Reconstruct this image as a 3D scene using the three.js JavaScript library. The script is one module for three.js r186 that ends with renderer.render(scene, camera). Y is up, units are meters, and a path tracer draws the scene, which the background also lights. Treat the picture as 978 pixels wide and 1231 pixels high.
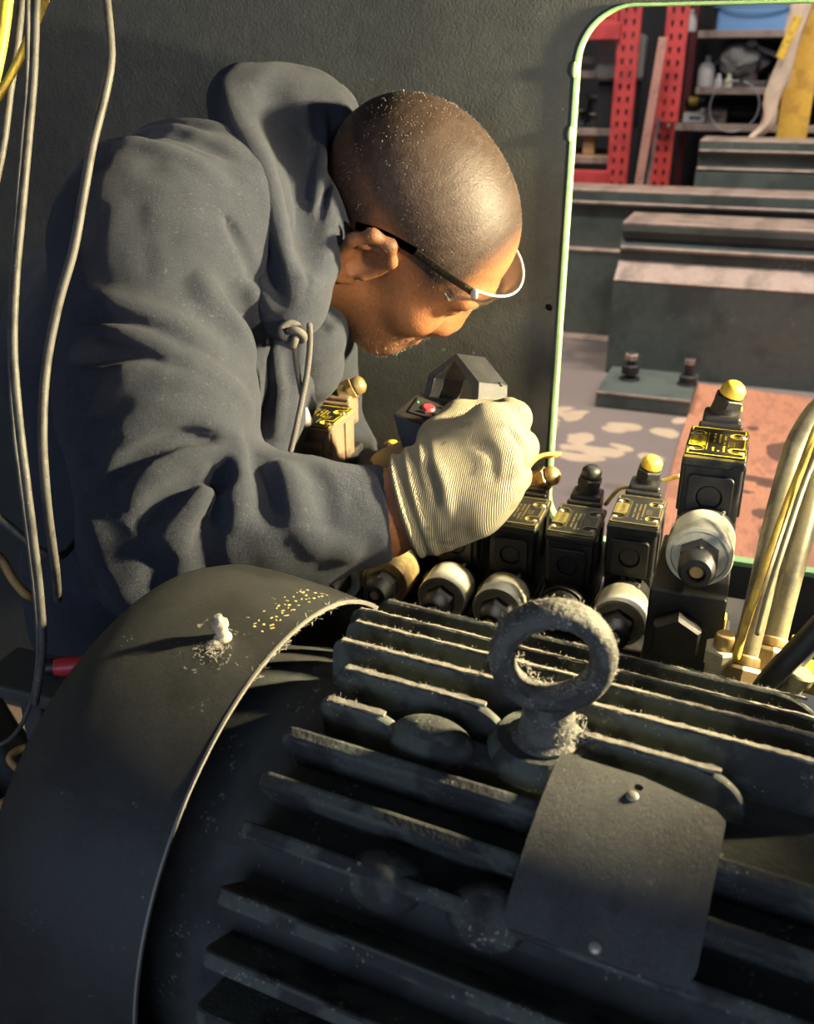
import * as THREE from 'three';
import { RoundedBoxGeometry } from 'three/addons/geometries/RoundedBoxGeometry.js';
import { RectAreaLightUniformsLib } from 'three/addons/lights/RectAreaLightUniformsLib.js';
import { mergeGeometries, mergeVertices } from 'three/addons/utils/BufferGeometryUtils.js';

// ---------- camera, light, exposure (metres, y up; x runs along the steel panel, z towards the viewer) ----------
const scene = new THREE.Scene();
scene.background = new THREE.Color(0x05060a);
const camera = new THREE.PerspectiveCamera(56.31, 978 / 1231, 0.02, 40);
camera.position.set(0, 0.95, 0);
camera.rotation.set(-24.7 * Math.PI / 180, 20 * Math.PI / 180, 0, 'YXZ');
camera.focus = 0.69; camera.userData.fStop = 10;
scene.add(camera);
const renderer = new THREE.WebGLRenderer({ antialias: true });
renderer.toneMapping = THREE.LinearToneMapping;
renderer.toneMappingExposure = 1.0;
renderer.shadowMap.enabled = true;
RectAreaLightUniformsLib.init();
const FLOOD = { pos: [0.74, 1.05, -0.925], aim: [-0.36, 0.74, -0.68], power: 40, angle: 0.5, penumbra: 0.25, size: 2, color: [1, 0.84, 0.5] };
const LAMP = { pos: [0.42, 0.86, -0.5], aim: [-0.35, 0.78, -0.9], power: 3.2, angle: 0.5, penumbra: 0.4, size: 1.2, color: [1, 0.86, 0.6] };
const HALL = { radiance: 66, color: [1, 0.93, 0.84], cool: [0.52, 0.68, 1], window: 2.7 };  // for the unseen hall lamps and the unseen window band

// ---------- helpers ----------
let seed = 7;
const rnd = () => { seed = (seed * 1664525 + 1013904223) >>> 0; return seed / 4294967296; };
const rr = (a, b) => a + (b - a) * rnd();
const V = (a) => new THREE.Vector3(a[0], a[1], a[2]);
const names = {};
function numbered(n) { names[n] = (names[n] ?? -1) + 1; return names[n] ? `${n}_${String(names[n]).padStart(3, '0')}` : n; }
function shade(o) { o.castShadow = true; o.receiveShadow = true; return o; }
function thing(name, label, category, pos = [0, 0, 0], turn = 0, group) {
  const o = new THREE.Group(); o.name = numbered(name); scene.add(o); o.position.set(...pos); o.rotation.y = turn;
  o.userData = { label, category }; if (group) o.userData.group = group; return o;
}
function part(name, geo, mat, parent, label) {
  const m = shade(new THREE.Mesh(Array.isArray(geo) ? mergeAll(geo) : geo, mat)); m.name = name; parent.add(m); if (label) m.userData.label = label; return m;
}
function solo(name, geo, mat, label, category, group) {
  const m = part(numbered(name), geo, mat, scene); m.userData = { label, category }; if (group) m.userData.group = group; return m;
}
function struct(name, geo, mat) { const m = part(name, geo, mat, scene); m.userData.kind = 'structure'; return m; }
function plain(g) { const q = g.index ? g.toNonIndexed() : g; const o = new THREE.BufferGeometry(); for (const k of ['position', 'normal', 'uv']) o.setAttribute(k, q.getAttribute(k) ?? new THREE.BufferAttribute(new Float32Array(q.getAttribute('position').count * 2), 2)); return o; }
function mergeAll(list) { return list.length === 1 ? list[0] : mergeGeometries(list.map(plain)); }
// uv in metres: every triangle is laid out along the axis that it faces most
function boxUV(g, s = 1) {
  const q = g.index ? g.toNonIndexed() : g, p = q.attributes.position, uv = new Float32Array(p.count * 2);
  const a = new THREE.Vector3(), b = new THREE.Vector3(), c = new THREE.Vector3();
  for (let i = 0; i < p.count; i += 3) {
    a.fromBufferAttribute(p, i); b.fromBufferAttribute(p, i + 1).sub(a); c.fromBufferAttribute(p, i + 2).sub(a); b.cross(c);
    const x = Math.abs(b.x), y = Math.abs(b.y), z = Math.abs(b.z), k = x > y && x > z ? 0 : y > z ? 1 : 2;
    for (let j = i; j < i + 3; j++) { uv[2 * j] = s * (k === 0 ? p.getZ(j) : p.getX(j)); uv[2 * j + 1] = s * (k === 1 ? p.getZ(j) : p.getY(j)); }
  }
  q.setAttribute('uv', new THREE.BufferAttribute(uv, 2)); return q;
}
function place(g, pos = [0, 0, 0], rot = [0, 0, 0]) { g.applyMatrix4(new THREE.Matrix4().compose(V(pos), new THREE.Quaternion().setFromEuler(new THREE.Euler(...rot, 'YXZ')), new THREE.Vector3(1, 1, 1))); return g; }
function rbox(w, h, d, r = 0.002, pos, rot, seg = 2) { return place(boxUV(new RoundedBoxGeometry(w, h, d, seg, Math.min(r, w / 2.01, h / 2.01, d / 2.01))), pos, rot); }
function box(w, h, d, pos, rot) { return place(boxUV(new THREE.BoxGeometry(w, h, d)), pos, rot); }
// a cylinder with softened rims, axis along y
function cyl(r0, r1, h, pos, rot, n = 28, b = 0.0012) {
  const P = [[0, -h / 2], [Math.max(r0 - b, 0), -h / 2], [r0, -h / 2 + b], [r1, h / 2 - b], [Math.max(r1 - b, 0), h / 2], [0, h / 2]];
  return place(boxUV(facet(new THREE.LatheGeometry(P.map(([x, y]) => new THREE.Vector2(x, y)), n))), pos, rot);
}
function facet(g, angle = 0.7) { // smooth normals, split at sharp creases
  const q = g.index ? g.toNonIndexed() : g.clone(), p = q.attributes.position, n = p.count, map = new Map(), fn = [], a = new THREE.Vector3(), b = new THREE.Vector3(), c = new THREE.Vector3();
  const key = (i) => `${Math.round(p.getX(i) * 1e5)},${Math.round(p.getY(i) * 1e5)},${Math.round(p.getZ(i) * 1e5)}`;
  for (let i = 0; i < n; i += 3) {
    a.fromBufferAttribute(p, i); b.fromBufferAttribute(p, i + 1).sub(a); c.fromBufferAttribute(p, i + 2).sub(a);
    const f = b.clone().cross(c), u = f.clone().normalize(); fn.push([f, u]);
    for (let j = i; j < i + 3; j++) { const k = key(j); if (!map.has(k)) map.set(k, []); map.get(k).push(i / 3); }
  }
  const N = new Float32Array(n * 3), lim = Math.cos(angle), s = new THREE.Vector3();
  for (let i = 0; i < n; i++) { const [, u] = fn[Math.floor(i / 3)]; s.set(0, 0, 0); for (const t of map.get(key(i))) if (fn[t][1].dot(u) > lim) s.add(fn[t][0]); s.normalize(); N.set([s.x, s.y, s.z], 3 * i); }
  q.setAttribute('normal', new THREE.BufferAttribute(N, 3)); return q;
}
function hex(r, h, pos, rot, bevel = 0.12) { // a chamfered hexagonal nut, axis along y
  const body = new THREE.CylinderGeometry(r, r, h * (1 - bevel), 6), cap = new THREE.CylinderGeometry(r * 0.88, r, h * bevel, 6); body.translate(0, -h * bevel / 2, 0); cap.translate(0, h / 2 - h * bevel / 2, 0);
  return place(boxUV(facet(mergeAll([body, cap]), 0.4)), pos, rot);
}
function tube(pts, r, n = 40, m = 10, closed = false) { const c = new THREE.CatmullRomCurve3(pts.map(V), closed, 'centripetal'); const g = new THREE.TubeGeometry(c, n, r, m, closed); const L = c.getLength(), uv = g.attributes.uv; for (let i = 0; i < uv.count; i++) uv.setXY(i, uv.getX(i) * L, uv.getY(i) * r * 6.28); 
  if (closed) return plain(g);
  const caps = [0, 1].map((t) => { const s = new THREE.SphereGeometry(r, m, 4); s.translate(...c.getPoint(t).toArray()); return s; }); return mergeAll([g, ...caps]); }
function bar(a, b, r, m = 10) { return tube([a, [(a[0] + b[0]) / 2, (a[1] + b[1]) / 2, (a[2] + b[2]) / 2], b], r, 2, m); }
function extrude(pts, depth, bevel = 0.001, holes = []) {
  const s = pts instanceof THREE.Shape ? pts : new THREE.Shape(pts.map(([x, y]) => new THREE.Vector2(x, y))); s.holes.push(...holes);
  const g = new THREE.ExtrudeGeometry(s, { depth: depth - 2 * bevel, bevelEnabled: bevel > 0, bevelThickness: bevel, bevelSize: bevel, bevelOffset: -bevel, bevelSegments: 2, curveSegments: 12 }); g.translate(0, 0, bevel - depth / 2); return g;
}
function roundRect(x0, y0, x1, y1, r, P = THREE.Shape) { const s = new P(); s.moveTo(x0 + r, y0); s.lineTo(x1 - r, y0); s.absarc(x1 - r, y0 + r, r, -Math.PI / 2, 0); s.lineTo(x1, y1 - r); s.absarc(x1 - r, y1 - r, r, 0, Math.PI / 2); s.lineTo(x0 + r, y1); s.absarc(x0 + r, y1 - r, r, Math.PI / 2, Math.PI); s.lineTo(x0, y0 + r); s.absarc(x0 + r, y0 + r, r, Math.PI, Math.PI * 1.5); return s; }
function lathe(pts, n = 48, crease = 0.7) { return boxUV(facet(new THREE.LatheGeometry(pts.map(([x, y]) => new THREE.Vector2(x, y)), n), crease)); }

// ---------- noise and textures ----------
function hash(x, y, s) { let h = (x * 374761393 + y * 668265263 + s * 974711) | 0; h = Math.imul(h ^ (h >>> 13), 1274126177); return ((h ^ (h >>> 16)) >>> 0) / 4294967296; }
function vn(x, y, per, s) { const xi = Math.floor(x), yi = Math.floor(y), fx = x - xi, fy = y - yi, u = fx * fx * (3 - 2 * fx), v = fy * fy * (3 - 2 * fy), w = (a) => ((a % per) + per) % per, a = w(xi), b = w(xi + 1), c = w(yi), d = w(yi + 1); return (hash(a, c, s) * (1 - u) + hash(b, c, s) * u) * (1 - v) + (hash(a, d, s) * (1 - u) + hash(b, d, s) * u) * v; }
function fbm(u, v, f, oct, s) { let t = 0, a = 0.5, n = 0; for (let i = 0; i < oct; i++) { t += a * vn(u * f, v * f, f, s + i); n += a; a *= 0.5; f *= 2; } return t / n; }
const sstep = (a, b, x) => { const t = Math.min(1, Math.max(0, (x - a) / (b - a))); return t * t * (3 - 2 * t); };
const enc = (c) => Math.round(255 * (c <= 0.0031308 ? 12.92 * c : 1.055 * Math.pow(c, 1 / 2.4) - 0.055));
function tex(n, fn, size, color = true) { // fn(u, v) -> linear [r, g, b] or a number; size = metres that the square covers
  const d = new Uint8Array(n * n * 4);
  for (let j = 0; j < n; j++) for (let i = 0; i < n; i++) { const c = fn(i / n, j / n), k = 4 * (j * n + i); if (typeof c === 'number') { d[k] = d[k + 1] = d[k + 2] = color ? enc(Math.min(1, Math.max(0, c))) : 255 * Math.min(1, Math.max(0, c)); } else for (let q = 0; q < 3; q++) d[k + q] = enc(Math.min(1, Math.max(0, c[q]))); d[k + 3] = 255; }
  const t = new THREE.DataTexture(d, n, n); t.wrapS = t.wrapT = THREE.RepeatWrapping; t.magFilter = THREE.LinearFilter; t.minFilter = THREE.LinearMipmapLinearFilter; t.generateMipmaps = true; if (color) t.colorSpace = THREE.SRGBColorSpace; t.repeat.set(1 / size, 1 / size); t.needsUpdate = true; return t;
}
const mix3 = (a, b, t) => [a[0] + (b[0] - a[0]) * t, a[1] + (b[1] - a[1]) * t, a[2] + (b[2] - a[2]) * t];
const T = {};
T.grit = tex(512, (u, v) => 0.5 * fbm(u, v, 8, 6, 3) + 0.5 * fbm(u, v, 64, 3, 9), 0.12, false);
T.fine = tex(512, (u, v) => 0.35 * fbm(u, v, 40, 3, 21) + 0.65 * hash(Math.floor(u * 512), Math.floor(v * 512), 5), 0.08, false);
function grimy(base, dark, spots, opt = {}) { // paint with blotches of grime and pale specks of dust
  const { size = 0.25, f = 6, a = 0.42, b = 0.7, sp = 0.8, s = 1 } = opt;
  return tex(512, (u, v) => { const g = sstep(a, b, fbm(u, v, f, 6, s)), k = sstep(sp, sp + 0.06, fbm(u, v, 96, 2, s + 40) * 0.6 + 0.4 * fbm(u, v, 12, 3, s + 17)); let c = mix3(base, dark, g); const w = 0.85 + 0.3 * fbm(u, v, 48, 3, s + 5); c = c.map((q) => q * w); return mix3(c, spots, k); }, size);
}
function std(o) { return new THREE.MeshPhysicalMaterial({ roughness: 0.6, metalness: 0, ...o, color: Array.isArray(o.color) ? new THREE.Color().setRGB(...o.color) : o.color ?? 0xffffff }); }
const M = {};
M.motor = std({ map: grimy([0.055, 0.061, 0.058], [0.03, 0.031, 0.031], [0.22, 0.2, 0.16], { size: 0.22, s: 2, sp: 0.74 }), roughness: 0.8, bumpMap: T.grit, bumpScale: 0.0003 });
M.fin = std({ map: grimy([0.09, 0.102, 0.088], [0.036, 0.037, 0.036], [0.3, 0.28, 0.22], { size: 0.14, s: 5, a: 0.44, b: 0.62, sp: 0.72 }), roughness: 0.8, bumpMap: T.grit, bumpScale: 0.0007 });
M.shroud = std({ map: grimy([0.03, 0.031, 0.03], [0.021, 0.021, 0.021], [0.2, 0.19, 0.16], { size: 0.2, s: 8, sp: 0.78 }), roughness: 0.5, bumpMap: T.fine, bumpScale: 0.00025 });
M.plate = std({ map: grimy([0.068, 0.069, 0.068], [0.05, 0.05, 0.05], [0.2, 0.18, 0.15], { size: 0.12, s: 11, sp: 0.77 }), roughness: 0.55, bumpMap: T.fine, bumpScale: 0.0005 });
M.dust = std({ map: tex(256, (u, v) => mix3([0.17, 0.155, 0.12], [0.42, 0.39, 0.32], fbm(u, v, 24, 4, 14)), 0.05), roughness: 1, bumpMap: T.fine, bumpScale: 0.001 });
M.lint = std({ color: [0.5, 0.47, 0.4], roughness: 1 });
M.panel = std({ map: grimy([0.052, 0.055, 0.05], [0.039, 0.041, 0.038], [0.13, 0.13, 0.12], { size: 0.5, s: 15, sp: 0.79, f: 5 }), roughness: 0.62, bumpMap: T.grit, bumpScale: 0.0004 });
M.green = std({ map: tex(128, (u, v) => mix3([0.22, 0.45, 0.16], [0.36, 0.55, 0.24], fbm(u, v, 10, 4, 31)), 0.05), roughness: 0.45 });
M.black = std({ map: grimy([0.012, 0.012, 0.013], [0.018, 0.017, 0.016], [0.08, 0.075, 0.06], { size: 0.1, s: 18, sp: 0.8 }), roughness: 0.42, bumpMap: T.fine, bumpScale: 0.0002 });
M.blackSteel = std({ map: grimy([0.016, 0.016, 0.017], [0.03, 0.027, 0.022], [0.1, 0.09, 0.07], { size: 0.12, s: 19, sp: 0.8 }), roughness: 0.5, bumpMap: T.fine, bumpScale: 0.0003 });
M.zinc = std({ map: grimy([0.56, 0.54, 0.42], [0.4, 0.37, 0.27], [0.2, 0.18, 0.12], { size: 0.1, s: 23, sp: 0.8, a: 0.5, b: 0.8 }), roughness: 0.45, metalness: 0.12, bumpMap: T.fine, bumpScale: 0.0001 });
M.brass = std({ map: grimy([0.52, 0.38, 0.16], [0.26, 0.18, 0.09], [0.1, 0.08, 0.05], { size: 0.08, s: 25, sp: 0.8 }), roughness: 0.4, metalness: 0.7 });
M.steel = std({ color: [0.5, 0.49, 0.46], roughness: 0.32, metalness: 0.9 });
M.yellow = std({ map: grimy([0.72, 0.46, 0.045], [0.5, 0.3, 0.05], [0.2, 0.14, 0.05], { size: 0.1, s: 27, sp: 0.8 }), roughness: 0.45 });

// ---------- large structure: a factory hall, and the steel housing that the camera looks into ----------
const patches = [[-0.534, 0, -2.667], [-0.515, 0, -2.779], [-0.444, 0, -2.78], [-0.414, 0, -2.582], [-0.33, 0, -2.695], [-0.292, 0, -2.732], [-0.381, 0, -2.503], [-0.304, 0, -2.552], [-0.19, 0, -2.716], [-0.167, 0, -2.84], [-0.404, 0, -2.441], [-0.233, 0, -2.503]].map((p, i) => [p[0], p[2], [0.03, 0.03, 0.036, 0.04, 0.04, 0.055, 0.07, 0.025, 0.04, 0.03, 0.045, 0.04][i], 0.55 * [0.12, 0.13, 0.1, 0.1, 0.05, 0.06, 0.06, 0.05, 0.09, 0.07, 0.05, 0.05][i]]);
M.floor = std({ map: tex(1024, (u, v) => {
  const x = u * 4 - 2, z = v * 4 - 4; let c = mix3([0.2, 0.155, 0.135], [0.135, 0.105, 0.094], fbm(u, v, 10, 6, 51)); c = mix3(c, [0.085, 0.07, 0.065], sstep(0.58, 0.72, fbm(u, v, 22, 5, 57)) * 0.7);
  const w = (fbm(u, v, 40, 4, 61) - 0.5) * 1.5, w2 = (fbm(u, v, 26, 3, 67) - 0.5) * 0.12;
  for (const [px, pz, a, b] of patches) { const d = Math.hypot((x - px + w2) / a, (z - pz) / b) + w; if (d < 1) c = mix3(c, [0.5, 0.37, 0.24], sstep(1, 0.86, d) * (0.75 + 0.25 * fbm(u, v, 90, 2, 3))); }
  return c; }, 1), roughness: 0.7, bumpMap: T.grit, bumpScale: 0.0008 });
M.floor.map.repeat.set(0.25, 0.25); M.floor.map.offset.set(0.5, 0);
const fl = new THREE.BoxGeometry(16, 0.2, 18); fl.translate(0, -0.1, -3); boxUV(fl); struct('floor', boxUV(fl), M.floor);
M.wall = std({ map: grimy([0.3, 0.3, 0.3], [0.24, 0.24, 0.23], [0.2, 0.2, 0.2], { size: 1.5, s: 71, sp: 0.8 }), roughness: 0.9 });
struct('ceiling', box(16, 0.2, 18, [0, 4.6, -3]), M.wall);
struct('wall_back', box(16, 4.7, 0.2, [0, 2.25, -11.9]), M.wall); struct('wall_front', box(16, 4.7, 0.2, [0, 2.25, 5.9]), M.wall);
struct('wall_left', box(0.2, 4.7, 18, [-7.9, 2.25, -3]), M.wall); struct('wall_right', box(0.2, 4.7, 18, [7.9, 2.25, -3]), M.wall);

// unseen hall lamps, placed to light floor and rack; right one is added fill
M.lampGlow = std({ color: 0xffffff, emissive: new THREE.Color().setRGB(...HALL.color), emissiveIntensity: 2.5 }); M.lampCase = std({ color: [0.5, 0.5, 0.5], roughness: 0.5 });
function hallLamp(x, z, label, color = HALL.color, radiance = HALL.radiance) {
  const t = thing('unseen_ceiling_lamp', label, 'lamp', [x, 4.3, z], 0, 'unseen hall lamps under the ceiling');
  part('lamp_housing', [rbox(1.3, 0.08, 0.42, 0.01, [0, 0.06, 0]), bar([-0.4, 0.1, 0], [-0.4, 0.2, 0], 0.01), bar([0.4, 0.1, 0], [0.4, 0.2, 0], 0.01)], M.lampCase, t);
  part('lamp_diffuser', rbox(1.2, 0.02, 0.34, 0.004, [0, 0.012, 0]), M.lampGlow, t);
  const l = new THREE.RectAreaLight(new THREE.Color().setRGB(...color), radiance, 1.2, 0.34); l.position.set(0, -0.002, 0); l.rotation.x = -Math.PI / 2; t.add(l);
}
hallLamp(-1.3, -3.2, 'unseen long ceiling lamp over the left end of the machine beds'); hallLamp(0.7, -3.2, 'unseen long ceiling lamp over the middle of the machine beds'); hallLamp(2.7, -3.2, 'unseen long ceiling lamp over the right end of the machine beds');
hallLamp(-1.3, -1.9, 'unseen long ceiling lamp over the floor left of the brown board'); hallLamp(0.9, -1.9, 'unseen long ceiling lamp right over the brown board'); hallLamp(3.2, -0.6, 'unseen ceiling lamp far right, added as cool fill for the motor', HALL.cool);

// unseen window band behind the viewer, placed to lift shaded sides with cool light
{
  const fr = []; for (let i = 0; i <= 6; i++) fr.push(box(0.06, 2.3, 0.06, [-3 + i, 2.3, 5.77])); for (const y of [1.15, 2.3, 3.45]) fr.push(box(6.06, 0.06, 0.06, [0, y, 5.77]));
  const w = struct('window_1', fr, M.lampCase); const M2 = std({ color: 0xffffff, roughness: 0.6, emissive: new THREE.Color().setRGB(...HALL.cool), emissiveIntensity: 0.5 });
  for (let i = 0; i < 6; i++) for (const y of [1.725, 2.875]) part('unseen_window_pane', box(0.94, 1.09, 0.012, [-2.5 + i, y, 5.785]), M2, w);
  const l = new THREE.RectAreaLight(new THREE.Color().setRGB(...HALL.cool), HALL.window, 6, 2.3); l.position.set(0, 2.3, 5.72); w.add(l);
}
// the housing: a steel sheet with a round-cornered opening, its edge painted green; unseen side and roof sheets keep hall light out
const PZ = -1.0;
const housing = thing('machine_housing', 'dark grey steel machine housing with a round-cornered opening edged in bright green paint', 'machine housing', [0, 0, 0]);
const sheet = new THREE.Shape([[-1.25, 0], [1.35, 0], [1.35, 1.62], [-1.25, 1.62]].map((p) => new THREE.Vector2(...p)));
const OP = [-0.1925, 0.4585, 1.08, 1.0065, 0.05];
const sh1 = new THREE.Path(); sh1.absarc(-0.205, 0.723, 0.0045, 0, 6.283); sheet.holes.push(roundRect(...OP, THREE.Path), sh1);
const sg = new THREE.ExtrudeGeometry(sheet, { depth: 0.006, bevelEnabled: false, curveSegments: 24 }); sg.translate(0, 0, PZ - 0.006); part('panel_sheet', boxUV(sg), M.panel, housing);
const rim = roundRect(OP[0] - 0.0005, OP[1] - 0.0005, OP[2], OP[3], OP[4]); rim.holes.push(roundRect(OP[0] + 0.002, OP[1] + 0.004, OP[2] - 0.002, OP[3] - 0.0012, OP[4] - 0.002, THREE.Path));
const rg = new THREE.ExtrudeGeometry(rim, { depth: 0.012, bevelEnabled: true, bevelSize: 0.0008, bevelThickness: 0.0008, bevelSegments: 2, curveSegments: 24 }); rg.translate(0, 0, PZ - 0.0095); part('added_hole_backing', cyl(0.008, 0.008, 0.006, [-0.205, 0.723, PZ - 0.012], [Math.PI / 2, 0, 0]), M.rubber0 = std({ color: [0.006, 0.006, 0.006], roughness: 0.9 }), housing);  // dark disc added behind the hole to keep it dark
part('painted_edge', boxUV(rg), M.green, housing, 'bright green painted edge of the opening');
for (const p of [[-0.193, 0.952, -1], [-0.195, 0.895, -1]]) { const g = new THREE.SphereGeometry(0.0034, 12, 8); g.scale(0.9, 2.1, 0.7); g.translate(OP[0] - 0.001, p[1], PZ + 0.003); part('paint_bead', g, M.green, housing); }
solo('unseen_housing_side', [box(0.006, 1.62, 1.9, [-1.25, 0.81, -0.015]), box(0.04, 0.04, 1.9, [-1.227, 1.59, -0.015])], M.panel, 'unseen dark steel side sheet left of the man, placed to keep hall light out', 'side sheet');
solo('unseen_housing_roof', [box(2.55, 0.006, 0.75, [0.05, 1.624, -0.59]), box(2.5, 0.03, 0.03, [0.05, 1.606, -0.23])], M.panel, 'unseen dark steel roof sheet over the valves, placed to block the hall lamps', 'roof sheet');

// two unseen lamps at right: a flood for the man, one for the panel
function unseenLamp(name, label, LAMP, k, glow) {
  const dir = V(LAMP.aim).sub(V(LAMP.pos)).normalize(), p = V(LAMP.pos);
  const t = thing(name, label, 'lamp', [LAMP.pos[0], 0, LAMP.pos[2]]);
  part('lamp_post', [bar([0.06, 0.02, 0.12], [0.06, LAMP.pos[1] - 0.03, 0.12], 0.01), cyl(0.09, 0.085, 0.03, [0.06, 0.015, 0.12]), bar([0.06, LAMP.pos[1] - 0.03, 0.12], [0, LAMP.pos[1], 0], 0.008)], M.blackSteel, t);
  const head = new THREE.Group(); head.name = 'lamp_head'; head.position.set(0, LAMP.pos[1], 0); head.quaternion.setFromUnitVectors(new THREE.Vector3(0, 1, 0), dir); head.scale.set(k, k, k); t.add(head);
  part('lamp_shell', lathe([[0, -0.07], [0.022, -0.07], [0.024, -0.03], [0.034, -0.004], [0.034, 0.0], [0.03, -0.002], [0, -0.012]]), M.black, head);
  part('lamp_lens', cyl(0.026, 0.026, 0.004, [0, -0.006, 0]), std({ color: 0xffffff, emissive: new THREE.Color().setRGB(...LAMP.color), emissiveIntensity: glow }), head);
  const s = new THREE.SpotLight(new THREE.Color().setRGB(...LAMP.color), LAMP.power, 0, LAMP.angle, LAMP.penumbra, 2); s.position.copy(p); s.target.position.set(...LAMP.aim); s.castShadow = true; s.shadow.radius = LAMP.size; s.shadow.mapSize.set(2048, 2048); scene.add(s, s.target);
}
unseenLamp('unseen_flood_lamp', 'unseen round flood lamp right of the valves, placed to light the man and his sleeve', FLOOD, 1.4, 6);
unseenLamp('unseen_work_lamp', 'unseen small round work lamp right of the valves, placed to light the panel', LAMP, 1, 3);

// ---------- the electric motor in the foreground: its axis runs along local x at height AX ----------
const AX = 0.479;
const motor = thing('electric_motor', 'large dusty finned electric motor with a lifting eye and a blank metal plate on top', 'motor', [-0.231, 0, -0.432], -5 * Math.PI / 180);
const rad = (d) => d * Math.PI / 180;
const mp = (s, deg, R) => [s, AX + R * Math.cos(rad(deg)), R * Math.sin(rad(deg))];
function axial(pts, n = 96, crease = 0.6) { const g = lathe(pts, n, crease); g.rotateZ(-Math.PI / 2); g.translate(0, AX, 0); return boxUV(g); } // lathe points [radius, s]
part('motor_frame', axial([[0.05, -0.05], [0.128, -0.05], [0.133, -0.02], [0.135, 0.0], [0.135, 0.325], [0.142, 0.335], [0.146, 0.342], [0.146, 0.36], [0.138, 0.375], [0.06, 0.39], [0.05, 0.4], [0.0, 0.4]]), M.motor, motor);
part('drive_shaft', axial([[0, 0.395], [0.021, 0.395], [0.021, 0.47], [0.019, 0.472], [0, 0.472]], 32), M.steel, motor);
// fan cover: an open sheet drum with thickness, rounded at its closed end
part('fan_cover', axial([[0.1675, 0.0], [0.17, 0.0005], [0.1702, -0.001], [0.174, -0.03], [0.1765, -0.07], [0.176, -0.09], [0.171, -0.105], [0.16, -0.115], [0.05, -0.12], [0, -0.12], [0, -0.117], [0.05, -0.117], [0.158, -0.112], [0.1685, -0.103], [0.1735, -0.09], [0.174, -0.07], [0.1715, -0.03], [0.1675, 0.0]], 128, 0.5), M.shroud, motor);
part('cover_rim', axial([[0.1676, 0.0002], [0.1704, 0.0008], [0.1704, 0.0022], [0.1676, 0.0016], [0.1676, 0.0002]], 128, 0.4), std({ color: [0.3, 0.28, 0.24], roughness: 0.5, metalness: 0.3 }), motor, 'pale edge of the fan cover');  // rim in a paler tone than the cover
// cooling fins: side profile with rounded ends, extruded to the fin's thickness
function finGeo(s0, s1, R, th = 0.0065, root = 0.13, e0 = 0.008, e1 = 0.02) {
  const p = new THREE.Shape(); p.moveTo(s0, root); p.lineTo(s0, R - e0); p.quadraticCurveTo(s0 + 0.001, R, s0 + e0, R); p.lineTo(s1 - e1 * 1.6, R); p.quadraticCurveTo(s1 - e1 * 0.3, R - 0.001, s1, R - e1); p.lineTo(s1, root); p.closePath();
  const g = boxUV(extrude(p, th, 0.002)); return g;
}
const fins = [[-33.5, 0.012, 0.298, 0.1745], [-24, 0.006, 0.305, 0.1672], [-15, 0.016, 0.31, 0.165], [-4.8, 0.022, 0.31, 0.165], [3.8, 0.038, 0.142, 0.165], [3.8, 0.176, 0.264, 0.163], [12.5, 0.04, 0.094, 0.1635], [21.8, 0.03, 0.334, 0.163], [31.6, 0.03, 0.334, 0.163], [41, 0.03, 0.334, 0.163], [53, 0.03, 0.334, 0.163], [64, 0.03, 0.334, 0.163], [75, 0.03, 0.3, 0.163], [86, 0.03, 0.3, 0.163], [97, 0.03, 0.3, 0.163], [108, 0.03, 0.3, 0.163], [120, 0.03, 0.3, 0.163], [-44, 0.03, 0.3, 0.163], [-54, 0.03, 0.3, 0.163], [-64, 0.03, 0.3, 0.163], [-75, 0.03, 0.3, 0.163], [-87, 0.03, 0.3, 0.163], [-100, 0.03, 0.3, 0.163]];
for (const [deg, s0, s1, R] of fins) {
  const g = finGeo(s0, s1, R, deg > 20 ? 0.0085 : 0.0062); g.rotateX(rad(deg)); g.translate(0, AX, 0); part('cooling_fin', boxUV(g), M.fin, motor);
}
// settled dust: a ragged crust along the tops of the upper fins, with loose fibres in it
const crust = [], strands = [];
function fibre(o, len, w, up) {
  let a = rr(0, 6.28), e = rr(-0.2, up), p = V(o); const pts = [p.clone()];
  for (let i = 0; i < 4; i++) { p = p.clone().add(new THREE.Vector3(Math.cos(a) * Math.cos(e), Math.sin(e), Math.sin(a) * Math.cos(e)).multiplyScalar(len / 4)); pts.push(p); a += rr(-0.9, 0.9); e += rr(-0.7, 0.7); }
  const g = new THREE.TubeGeometry(new THREE.CatmullRomCurve3(pts), 5, w, 3); return g;
}
for (const [deg, s0, s1, R] of fins.filter((f) => f[0] > -34 && f[0] < 13)) {
  const g = new THREE.BoxGeometry(s1 - s0 - 0.02, 0.0012, 0.0042, Math.round((s1 - s0) / 0.0022), 1, 2), p = g.attributes.position;
  for (let i = 0; i < p.count; i++) { const x = p.getX(i), up = p.getY(i) > 0; p.setXYZ(i, x, up ? 0.0007 * (fbm(Math.abs(x) * 3.1 + deg * 0.013 + 2, p.getZ(i) * 20 + 0.5, 64, 3, 4) * 2.2 - 0.55) : p.getY(i) - 0.001, p.getZ(i) * (0.55 + 0.45 * vn(x * 420 + 500, deg + 90, 4096, 8))); }
  g.translate((s0 + s1) / 2 - 0.004, R + 0.0002, 0); g.rotateX(rad(deg)); g.translate(0, AX, 0); crust.push(boxUV(facet(g, 1.2)));
  const n = Math.round((s1 - s0) * 1500 * (deg > -20 ? 1.25 : 0.8)); for (let i = 0; i < n; i++) strands.push(fibre(mp(rr(s0 + 0.006, s1 - 0.03), deg + rr(-0.7, 0.7), R + 0.0004), rr(0.0008, 0.0032), rr(0.00005, 0.0001), 0.7));
}
const cr = part('dust_crust', crust, M.dust, motor, 'pale dust settled along the fin tops'); cr.userData.kind = 'stuff';
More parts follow.
